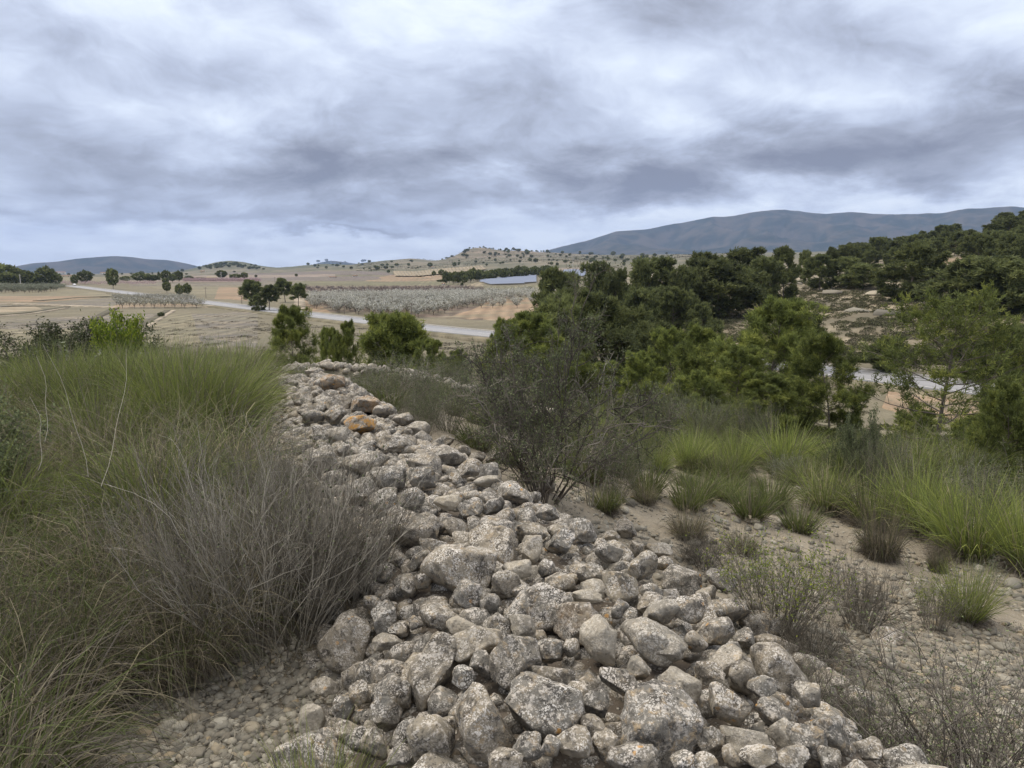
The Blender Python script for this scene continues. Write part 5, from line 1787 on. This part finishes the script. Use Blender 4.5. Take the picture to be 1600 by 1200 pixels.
# ------------------------------------------------------------------ orchards
def orchard_tree(seed, mat, n=420, hh=3.6, rr_=2.1, tw=9, tint=(0, 1)):
    global rng
    keep = rng; rng = np.random.default_rng(seed)
    tr = grow(np.array([[0, 0, -.1]]), np.array([[.05, 0, 1.0]]), np.array([.9]), 3, 0, .05)
    a = np.arange(tw) * 2.4
    br = grow(np.repeat(tr[:, -1], tw, 0), np.stack([np.cos(a) * .75, np.sin(a) * .75, np.ones(tw)], -1), np.full(tw, hh * .8), 5, -.05, .12)
    s2, _i = branch(br, 6, .2, 1, .5, (.3, .55), 3, 0, .12, .1)
    i = rng.integers(0, len(s2), n); k = rng.integers(1, 4, n)
    C = s2[i, k] + .16 * rng.normal(size=(n, 3))
    V, F = leaves_at(C, .34, .6)
    p = [(V, F, {'tint': np.repeat(rng.uniform(tint[0], tint[1], n), 4)})]
    nf = len(F)
    for Q, a0, a1 in ((tr, .11, .09), (br, .05, .02), (s2, .02, .01)):
        V, F, _k = tubes(Q, np.full(len(Q), a0), np.full(len(Q), a1), 3); p.append((V, F, {}))
    V, Fs, A_ = join(p)
    nt_ = sum(len(f) for f in Fs) - nf
    rng = keep
    return mesh('almond_tree', V, Fs, [mat, BARK], A_, midx=np.concatenate([np.zeros(nf), np.ones(nt_)]))


OW = [orchard_tree(91 + i, BLOSSOM, 900) for i in range(3)]
OG = [orchard_tree(94 + i, BLOSSOM, 260, 3.2, tint=(0, .6)) for i in range(2)]
OB = [orchard_tree(96, BARE, 480, 3.0)]
OP = [orchard_tree(97, BLOSSOM_P, 420, 3.4)]
OO = [orchard_tree(98 + i, OLIVE, 520, 3.6) for i in range(2)]


def orch(px, py, lib, label, group, s=1.0, cat='almond tree'):
    g = ground(px, py)
    return obj('almond_tree', random.choice(lib), loc=g, rot=(0, 0, random.uniform(0, 6)), scale=s * random.uniform(.85, 1.1), label=label, category=cat, group=group)


def inside(px, py, poly):
    c = False; j = len(poly) - 1
    for i in range(len(poly)):
        (xi, yi), (xj, yj) = poly[i], poly[j]
        if (yi > py) != (yj > py) and px < (xj - xi) * (py - yi) / (yj - yi) + xi: c = not c
        j = i
    return c


def proj(x, y, z):
    dx, dy, dz = x, y, z - EYE
    zc = dy * CP - dz * SP
    return 800 + F_PX * dx / zc, 600 - F_PX * (dy * SP + dz * CP) / zc


def orchard_grid(poly, step, lib, label, group, s=1.0, jit=.5, limit=300):
    c = np.array([ground(*p)[:2] for p in poly])
    x0, y0 = c.min(0); x1, y1 = c.max(0)
    items = []
    ang = .35
    ca, sa = math.cos(ang), math.sin(ang)
    cx, cy = c.mean(0); rad_ = max(x1 - x0, y1 - y0)
    n = int(rad_ / step) + 2
    pc = [tuple(q) for q in c]
    for i in range(-n, n):
        for j in range(-n, n):
            x = cx + (i * ca - j * sa) * step + random.uniform(-jit, jit); y = cy + (i * sa + j * ca) * step + random.uniform(-jit, jit)
            if not inside(x, y, pc): continue
            items.append((math.hypot(x, y), x, y))
    items.sort()
    for r, x, y in items[:limit]:
        obj('almond_tree', random.choice(lib), loc=(x, y, h1(x, y, False)), rot=(0, 0, random.uniform(0, 6)), scale=s * random.uniform(.85, 1.12), label=label, category='almond tree', group=group)
    return items[limit:]


def stuff_trees(name, items, lib, s=1.0, keepf=.5):
    """the trees past the nearest three hundred: one object, thinned-out copies of the same tree shape"""
    Vs, Fs, off, T, MI = [], [], 0, [], []
    src = []
    for me in lib:
        co = np.zeros(len(me.vertices) * 3, np.float32); me.vertices.foreach_get('co', co)
        ti = np.zeros(len(me.vertices), np.float32); me.attributes['tint'].data.foreach_get('value', ti)
        nq = sum(1 for p in me.polygons if p.material_index == 0)
        kq = int(nq * keepf)
        src.append((co.reshape(-1, 3)[:kq * 4], np.arange(kq * 4).reshape(-1, 4), ti[:kq * 4]))
    for r, x, y in items:
        V, F, t = random.choice(src)
        a = random.uniform(0, 6.3); k = s * random.uniform(.85, 1.12)
        c_, s_ = math.cos(a) * k, math.sin(a) * k
        W = np.column_stack([V[:, 0] * c_ - V[:, 1] * s_ + x, V[:, 0] * s_ + V[:, 1] * c_ + y, V[:, 2] * k + h1(x, y, False)])
        Vs.append(W); Fs.append(F + off); off += len(W); T.append(t)
    if Vs:
        obj(name, mesh(name, np.concatenate(Vs), np.concatenate(Fs), lib[0].materials[0], {'tint': np.concatenate(T)}), kind='stuff')


W_POLY = [(485, 480), (505, 488), (600, 495), (655, 497), (700, 491), (750, 476), (800, 470), (835, 466), (835, 461), (750, 462), (600, 464), (478, 466)]
restw = orchard_grid(W_POLY, 4.9, OW + OG[:1], 'white flowering almond tree in the orchard across the road', 'flowering almond trees of the orchard across the road', 1.0, .5, 190)
stuff_trees('almond_orchard', restw, OW, 1.0, .4)
BP = [(470, 464), (780, 460), (740, 453), (470, 454)]
restb = orchard_grid(BP, 6.0, OB, 'bare purple grey almond tree behind the white orchard', 'bare almond trees behind the white orchard', .95, .6, 0)
stuff_trees('bare_orchard', restb[:1100], OB, 1.0, .22)
LP = [(-60, 460), (60, 459), (110, 452), (90, 449), (-60, 450)]
restl = orchard_grid(LP, 6.2, OO, 'silvery green almond tree in the left orchard behind the fields', 'silvery almond trees of the left orchard', .95, .6, 40)
stuff_trees('silvery_orchard', restl, OO, .95, .5)


def far_row(name, pts_, lib, s):
    stuff_trees(name, [(0,) + tuple(ground(*p)[:2]) for p in pts_], lib, s, .45)



for i in range(26):
    px = 182 + i * 5.4 + random.uniform(-1.5, 1.5)
    orch(px, 477 + (i % 3) * 2.4, OG, 'thin young almond tree on orange soil below the road', 'young almond trees on orange soil below the road', .95)
for i in range(30):
    orch(180 + i * 4.2, 469 + (i % 2) * 2, OG, 'small green almond tree in the second strip beside the road', 'small almond trees beside the road', .85)
far_row('pink_orchard', [(288 + (i % 60) * 2.0 + random.uniform(-1, 1), 440.5 + (i // 60) * 1.0) for i in range(180)], OP, 1.0)
far_row('mauve_orchard', [(90 + i * 2.2, 445.5 + random.uniform(-1.6, 2.0)) for i in range(70)], [OP[0]], .8)
far_row('pale_orchard', [(180 + i * 1.6, 440 + random.uniform(-.8, .8)) for i in range(72)], OO, .8)
for k, (px, py) in enumerate([(770, 470), (775, 474), (780, 478), (785, 480), (800, 472), (806, 478), (808, 482), (826, 470), (832, 476), (758, 476), (752, 482), (790, 466), (815, 466), (770, 482)]):
    orch(px, py, OW, 'greyish almond tree standing in a gully of the orange bank', 'almond trees in the gullies of the orange bank', .9)

# ------------------------------------------------------------------ low scrub on the slope across the road
SC = []
for sd_ in (111, 112, 113, 114):
    r_g = np.random.default_rng(sd_)
    n = 520
    q = unit(r_g.normal(size=(n, 3))); q[:, 2] = np.abs(q[:, 2])
    q *= (r_g.uniform(.5, 1, (n, 1)) ** .4) * (1 + .5 * fbm(*(q * 2.2 + sd_).T, o=2)[:, None])
    q = q * np.array([1.0, 1.0, .72])
    V, F = tris_at(q * .9, q + r_g.normal(size=(n, 3)) * .7, .26, .085)
    SC.append(mesh('low_shrub', V, F, SCRUB, {'tint': np.repeat(r_g.uniform(0, 1, n), 3)}))
sl = []
tries = 0
while len(sl) < 4600 and tries < 30000:
    tries += 1
    px = random.uniform(1020, 1640); r = math.exp(random.uniform(math.log(114), math.log(270)))
    x, y, z = px, r, 0
    a = math.atan((px - 800) / F_PX)
    x, y = r * math.sin(a), r * math.cos(a)
    if vnoise(np.array([x / 9]), np.array([y / 5]))[0] < -.27: continue
    sl.append((r, x, y))
sl.sort()
for r, x, y in sl[:300]:
    s = random.uniform(.45, 1.0)
    obj('low_shrub', random.choice(SC), loc=(x, y, h1(x, y, False) - .05), rot=(0, 0, random.uniform(0, 6)), scale=(s * 1.25, s * 1.25, s), label='low grey green shrub on the pale rocky slope across the road',
        category='shrub', group='low shrubs on the pale slope across the road')


WEED = foliage_mat('dry weeds', [(0, (.07, .062, .05)), (.5, (.125, .112, .085)), (1, (.20, .175, .125))], .9, .05, .1)


def scrub_stuff(name, P, smin, smax, keep=200, lib=None, mat=None, zs=.8):
    src = []
    for me in (lib or SC):
        co = np.zeros(len(me.vertices) * 3, np.float32); me.vertices.foreach_get('co', co)
        ti = np.zeros(len(me.vertices), np.float32); me.attributes['tint'].data.foreach_get('value', ti)
        src.append((co.reshape(-1, 3)[:keep * 3], ti[:keep * 3]))
    P = np.asarray(P); z = H(P[:, 0], P[:, 1], False)
    Vs, T = [], []
    for (x, y), zz in zip(P, z):
        V, t = random.choice(src); k = random.uniform(smin, smax); a = random.uniform(0, 6.3)
        c_, s_ = math.cos(a) * k, math.sin(a) * k
        Vs.append(np.column_stack([V[:, 0] * c_ - V[:, 1] * s_ + x, V[:, 0] * s_ + V[:, 1] * c_ + y, V[:, 2] * k * zs + zz - .04])); T.append(np.clip(t * .7 + random.uniform(-.1, .35), 0, 1))
    V = np.concatenate(Vs)
    obj(name, mesh(name, V, np.arange(len(V)).reshape(-1, 3), mat or SCRUB, {'tint': np.concatenate(T)}), kind='stuff')


scrub_stuff('scrub', [(x, y) for r, x, y in sl[300:]], .5, 1.15, 100)
# weeds over the rough grey field below the road and the hillside in front of it
pw = []
for _ in range(5200):
    px = random.uniform(-60, 800); r = math.exp(random.uniform(math.log(60), math.log(230)))
    a = math.atan((px - 800) / F_PX); x, y = r * math.sin(a), r * math.cos(a)
    if abs(y - np.polyval(co_, x)) < 14 or y > np.polyval(co_, x): continue
    if vnoise(np.array([x / 7]), np.array([y / 5]))[0] < -.08: continue
    pw.append((x, y))
scrub_stuff('weeds', pw, .5, 1.5, 60, None, WEED, .35)
pw = []
for _ in range(900):
    px = random.uniform(-100, 1700); r = math.exp(random.uniform(math.log(19), math.log(85)))
    a = math.atan((px - 800) / F_PX); pw.append((r * math.sin(a), r * math.cos(a)))
scrub_stuff('hillside_scrub', pw, .3, .75, 150)
pw = []
while len(pw) < 1500:
    px = random.uniform(560, 1150); r = random.uniform(1250, 2450)
    a = math.atan((px - 800) / F_PX); x, y = r * math.sin(a), r * math.cos(a)
    if vnoise(np.array([x / 120]), np.array([y / 60]))[0] > -.05: pw.append((x, y))
scrub_stuff('far_scrub', pw, 2.5, 7.5, 22, None, SCRUB, .6)
# small weeds on the near stony slope
pw = ground_many(rng.uniform(920, 1640, 330), 720 + 470 * rng.uniform(0, 1, 330))
scrub_stuff('slope_weeds', pw[:, :2], .025, .085, 60)

def litter(name, P, L0, L1):
    n = len(P); a = rng.uniform(0, 6.3, n)
    Q = grow(P + np.array([0, 0, .012]), np.stack([np.cos(a), np.sin(a), rng.normal(size=n) * .08], -1), rng.uniform(L0, L1, n), 3, 0, .15)
    Q[..., 2] = np.maximum(Q[..., 2], H(Q[..., 0].ravel(), Q[..., 1].ravel(), False).reshape(Q.shape[:2]) + .006)
    V, F, k = tubes(Q, np.full(n, .0018), np.full(n, .001), 3)
    obj(name, mesh(name, V, F, TWIG_GREY, {'tint': np.repeat(rng.uniform(0, 1, n), 12)}), kind='stuff')


litter('twig_litter', ground_many(rng.uniform(60, 640, 900), rng.uniform(1000, 1215, 900)), .04, .16)
litter('straw_litter', ground_many(rng.uniform(930, 1640, 2600), 730 + 480 * rng.uniform(0, 1, 2600)), .05, .22)

# pale boulder on the slope
for px, py, wp, lab in [(1240, 444, 26, 'large pale rounded boulder at the top of the scrub slope'), (1405, 452, 22, 'pale flat rock in the middle of the scrub slope'), (1370, 460, 40, 'long pale rock ledge on the scrub slope'),
                        (1115, 474, 14, 'small pale rock near the grove across the road'), (1300, 458, 36, 'pale rock ledge left of the long one'), (1340, 486, 40, 'lowest pale rock ledge on the scrub slope'),
                        (1390, 490, 46, 'broad pale rock slab low on the scrub slope'), (1560, 476, 30, 'pale rock at the right edge of the scrub slope')]:
    g = ground(px, py); dd = np.linalg.norm(g - campos); r = wp * dd / F_PX / 2
    obj('boulder', random.choice(CH2), loc=(g[0], g[1], g[2] - r * .05), rot=(0, 0, random.uniform(0, 3)), scale=(r, r * .8, r * .32), label=lab, category='boulder')

# ------------------------------------------------------------------ poles, buildings, panels, car
WOODP = plain_mat('weathered pole', (.16, .135, .115), (.22, .19, .165), 3)
PALE_C = plain_mat('pale concrete pole', (.42, .40, .37), (.5, .48, .45), 3)


def pole(px, base, top, r, mat, label, arm=False):
    g = ground(px, base); rr_ = math.hypot(g[0], g[1]); hh = z_at_row(rr_, top) - g[2]
    P = np.array([[[0, 0, -.3], [0, 0, hh * .5], [0, 0, hh]]])
    V, F, _k = tubes(P, np.array([r]), np.array([r * .65]), 8)
    e = obj('utility_pole', None, loc=g, label=label, category='pole')
    obj('post', mesh('post', V, F, mat, smooth=True), e)
    if arm:
        V, F, _k = tubes(np.array([[[-.9, 0, hh * .93], [0, 0, hh * .93], [.9, 0, hh * .93]]]), np.array([.07]), np.array([.07]), 5)
        obj('crossarm', mesh('crossarm', V, F, mat), e)
        V, F = ICO[1]
        for q in (-.8, .8):
            obj('insulator', mesh('insulator', V * .1, F, PALE_C), e, loc=(q, 0, hh * .93 + .14))


pole(33, 450, 426, .34, PALE_C, 'thick pale concrete pole before the clump of trees at the left', True)
pole(346, 439, 424, .3, PALE_C, 'pale concrete pole beside the round dark tree', True)
pole(322, 466, 446, .12, WOODP, 'thin wooden pole right of three little round trees', True)
pole(378, 475, 459, .12, WOODP, 'thin wooden pole left of the roadside pines', True)
pole(430, 448, 432, .12, WOODP, 'thin wooden pole between the two roadside pine groups', True)
pole(538, 491, 472, .13, WOODP, 'wooden pole at the near edge of the white orchard, left one', True)
pole(643, 497, 473, .14, WOODP, 'wooden pole at the near edge of the white orchard, right one', True)
pole(821, 433, 419, .3, PALE_C, 'pale pole standing at the far edge of the solar field', True)
pole(895, 424, 398, .3, PALE_C, 'tall pale pole right of the solar field', True)

WALLM = plain_mat('whitewashed wall', (.62, .58, .5), (.5, .46, .4), .6)
CREAM = plain_mat('cream wall', (.5, .43, .27), (.44, .37, .24), .6)
ROOFM = plain_mat('clay roof', (.30, .17, .11), (.36, .24, .17), 1.0)
DARKW = plain_mat('dark window', (.03, .03, .035), (.05, .05, .055), 1.0, .3)


def boxm(name, c, s, mat):
    c, s = np.array(c, float), np.array(s, float) / 2
    V = np.array([[x, y, z] for x in (-1, 1) for y in (-1, 1) for z in (-1, 1)]) * s + c
    F = np.array([[0, 1, 3, 2], [4, 6, 7, 5], [0, 4, 5, 1], [2, 3, 7, 6], [0, 2, 6, 4], [1, 5, 7, 3]])
    return mesh(name, V, F, mat)


def house(px, base, wp, hp, mat, label, roofm=ROOFM, rz=None):
    g = ground(px, base); dd = np.linalg.norm(g - campos)
    W, Hh = wp * dd / F_PX, hp * dd / F_PX * .7
    D = W * .6
    e = obj('farmhouse', None, loc=g, rot=(0, 0, math.atan2(-g[0], g[1]) + random.uniform(-.3, .3)), label=label, category='house')
    obj('wall', boxm('wall', (0, 0, Hh / 2 - .5), (W, D, Hh + 1), mat), e)
    rh = Hh * .42
    V = [(-W / 2 - .3, -D / 2 - .3, Hh + .02), (W / 2 + .3, -D / 2 - .3, Hh + .02), (W / 2 + .3, D / 2 + .3, Hh + .02), (-W / 2 - .3, D / 2 + .3, Hh + .02), (-W / 2 - .3, 0, Hh + rh), (W / 2 + .3, 0, Hh + rh)]
    obj('roof', mesh('roof', V, [np.array([[0, 1, 5, 4], [2, 3, 4, 5], [0, 3, 2, 1]]), np.array([[0, 4, 3], [1, 2, 5]])], roofm), e)
    nwin = 3
    for i in range(nwin):
        obj('window', boxm('window', (-W / 2 + W * (i + .5) / nwin, -D / 2 - .02, Hh * .58), (W * .09, .08, Hh * .3), DARKW), e)
    obj('door', boxm('door', (W * .12, -D / 2 - .02, Hh * .22), (W * .08, .1, Hh * .44), DARKW), e)


house(95, 429, 11, 4, WALLM, 'white far house at the foot of the blue mountain')
house(163, 429, 9, 3.5, WALLM, 'low white far house right of the first one')
house(22, 432, 8, 4, WALLM, 'white house glimpsed between the trees at the left')
house(108, 433, 16, 2.6, CREAM, 'long low tan shed on the far plain')
house(331, 438, 13, 5, CREAM, 'cream farmhouse left of the round dark tree and pole', CREAM)
house(520, 434.5, 11, 2.4, WALLM, 'long white shed in the purple fields')
house(555, 433, 7, 3, WALLM, 'small white shed right of the long white shed')
house(693, 446, 5, 4, WALLM, 'tiny white hut between the bare orchard and pine belt')
house(676, 418.5, 5, 2, WALLM, 'tiny white hut above the striped plantation')
house(317, 426, 6, 3, CREAM, 'tan house under the low wooded hill')

# solar field
m, nb, bs, ou = new_mat('solar panel glass')
pos = nb.n('ShaderNodeNewGeometry').outputs['Position']
nb.put(bs.inputs['Base Color'], nb.mix(nb.noise(pos, .05, 3, .5), (.13, .16, .24), (.19, .22, .29)))
bs.inputs['Roughness'].default_value = .6; bs.inputs['Specular IOR Level'].default_value = .35
PANEL = m


def solar(poly, label, step):
    c = np.array([ground(*p) for p in poly])
    o = c.mean(0)
    e = obj('solar_array', None, loc=o, label=label, category='solar panels')
    ys = np.arange(c[:, 1].min(), c[:, 1].max(), step)
    for yy in ys:
        xs = []
        for i in range(len(c)):
            a, d = c[i], c[(i + 1) % len(c)]
            if (a[1] > yy) != (d[1] > yy):
                xs.append(a[0] + (yy - a[1]) / (d[1] - a[1]) * (d[0] - a[0]))
        if len(xs) < 2: continue
        x0, x1 = min(xs), max(xs)
        if x1 - x0 < 6: continue
        n = max(2, int((x1 - x0) / 15))
        xx = np.linspace(x0, x1, n); zz = H(xx, np.full(n, yy), False)
        q = []
        for x, z in zip(xx, zz):
            q += [(x - o[0], yy - o[1] - step * .40, z + 1.0 - o[2]), (x - o[0], yy - o[1] + step * .40, z + 2.2 - o[2])]
        i = np.arange(n - 1) * 2
        F = np.stack([i, i + 2, i + 3, i + 1], -1)
        obj('panel_row', mesh('panel_row', q, F, PANEL), e)
        lg = []
        for x, z in zip(xx, zz):
            lg.append([[x - o[0], yy - o[1], z - .5 - o[2]], [x - o[0], yy - o[1], z + 1.6 - o[2]]])
        V, F, _k = tubes(np.array(lg), np.full(n, .1), np.full(n, .1), 3)
        obj('support', mesh('support', V, F, PALE_C), e)


solar([(749, 441.5), (770, 446), (800, 445), (838, 442), (838, 429.5), (800, 434)], 'large field of bluish solar panels in front of the pine belt', 7)
solar([(880, 433), (915, 433), (915, 423.5), (880, 423.5)], 'smaller field of solar panels seen between the pines of the grove', 9)

# white car at the far end of the road
CARW = plain_mat('white car paint', (.7, .7, .7), (.66, .66, .66), 1, .4)
k = int(np.argmin(np.abs(800 + F_PX * rx / ry - 118)))
e = obj('car', None, loc=(rx[k] + rn[k, 0] * 1.8, ry[k] + rn[k, 1] * 1.8, ROAD_Z[k] + .51), rot=(0, 0, math.atan2(rd[k, 1], rd[k, 0])), label='white car at the far end of the road', category='car')
prof = [(-2.1, .35), (-2.15, .85), (-1.7, .98), (-1.1, 1.42), (.5, 1.45), (1.15, .98), (1.95, .86), (2.1, .6), (2.1, .35)]
V = [(x, s * (.86 if z < 1.1 else .66), z) for s in (-1, 1) for x, z in prof]
n = len(prof)
Fb = np.array([[i, (i + 1) % n, n + (i + 1) % n, n + i] for i in range(n)])
Ff = np.array([list(range(n)), list(range(n, 2 * n))[::-1]])
obj('body', mesh('body', V, [Fb, Ff], CARW), e)
for sx in (-1, 1):
    obj('window', boxm('window', (-.3, sx * .79, 1.18), (1.7, .06, .32), DARKW), e, rot=(0, 0, 0))
for x in (-1.3, 1.3):
    for sx in (-1, 1):
        V, F, _k = tubes(np.array([[[x, sx * .70, .33], [x, sx * .9, .33]]]), np.array([.33]), np.array([.33]), 14)
        V = np.vstack([V, [[x, sx * .9, .33]]]); tri = np.array([[14 + i, 14 + (i + 1) % 14, 28] for i in range(14)])
        obj('wheel', mesh('wheel', V, [F, tri], DARKW), e)
for px, lab in ((231, 'left white concrete block at the road edge'), (245, 'right white concrete block at the road edge')):
    g = ground(px, 463)
    e = obj('concrete_block', None, loc=g, label=lab, category='concrete block')
    obj('block', boxm('block', (0, 0, .5), (1.6, .5, 1.1), WALLM), e)
    obj('coping', boxm('coping', (0, 0, 1.13), (1.8, .62, .14), CONC), e)
tiny(252, 496, 7, 9, 'single black green bush at the end of the ditch in the dry field', None, 'bush')

# ------------------------------------------------------------------ haze
hz = mesh('haze', np.array([[x, y, z] for x in (-14600, 14600) for y in (-14600, 14600) for z in (-420.0, 760.0)], float),
          np.array([[0, 1, 3, 2], [4, 6, 7, 5], [0, 4, 5, 1], [2, 3, 7, 6], [0, 2, 6, 4], [1, 5, 7, 3]]))
m = bpy.data.materials.new('haze'); m.use_nodes = True
t = m.node_tree; t.nodes.clear()
pv = t.nodes.new('ShaderNodeVolumePrincipled'); pv.inputs['Density'].default_value = 5.5e-5
pv.inputs['Color'].default_value = (.48, .64, 1.0, 1); pv.inputs['Anisotropy'].default_value = 0.0
ou = t.nodes.new('ShaderNodeOutputMaterial'); t.links.new(pv.outputs[0], ou.inputs['Volume'])
hz.materials.append(m)
obj('haze', hz, kind='stuff')
# drop prototypes never used
for o in list(bpy.data.objects):
    if o.type == 'EMPTY' and o.parent is None and 'label' not in o.keys():
        for ch in list(o.children): bpy.data.objects.remove(ch)
        bpy.data.objects.remove(o)
print('TRIS', sum(len(m_.polygons) for m_ in bpy.data.meshes))
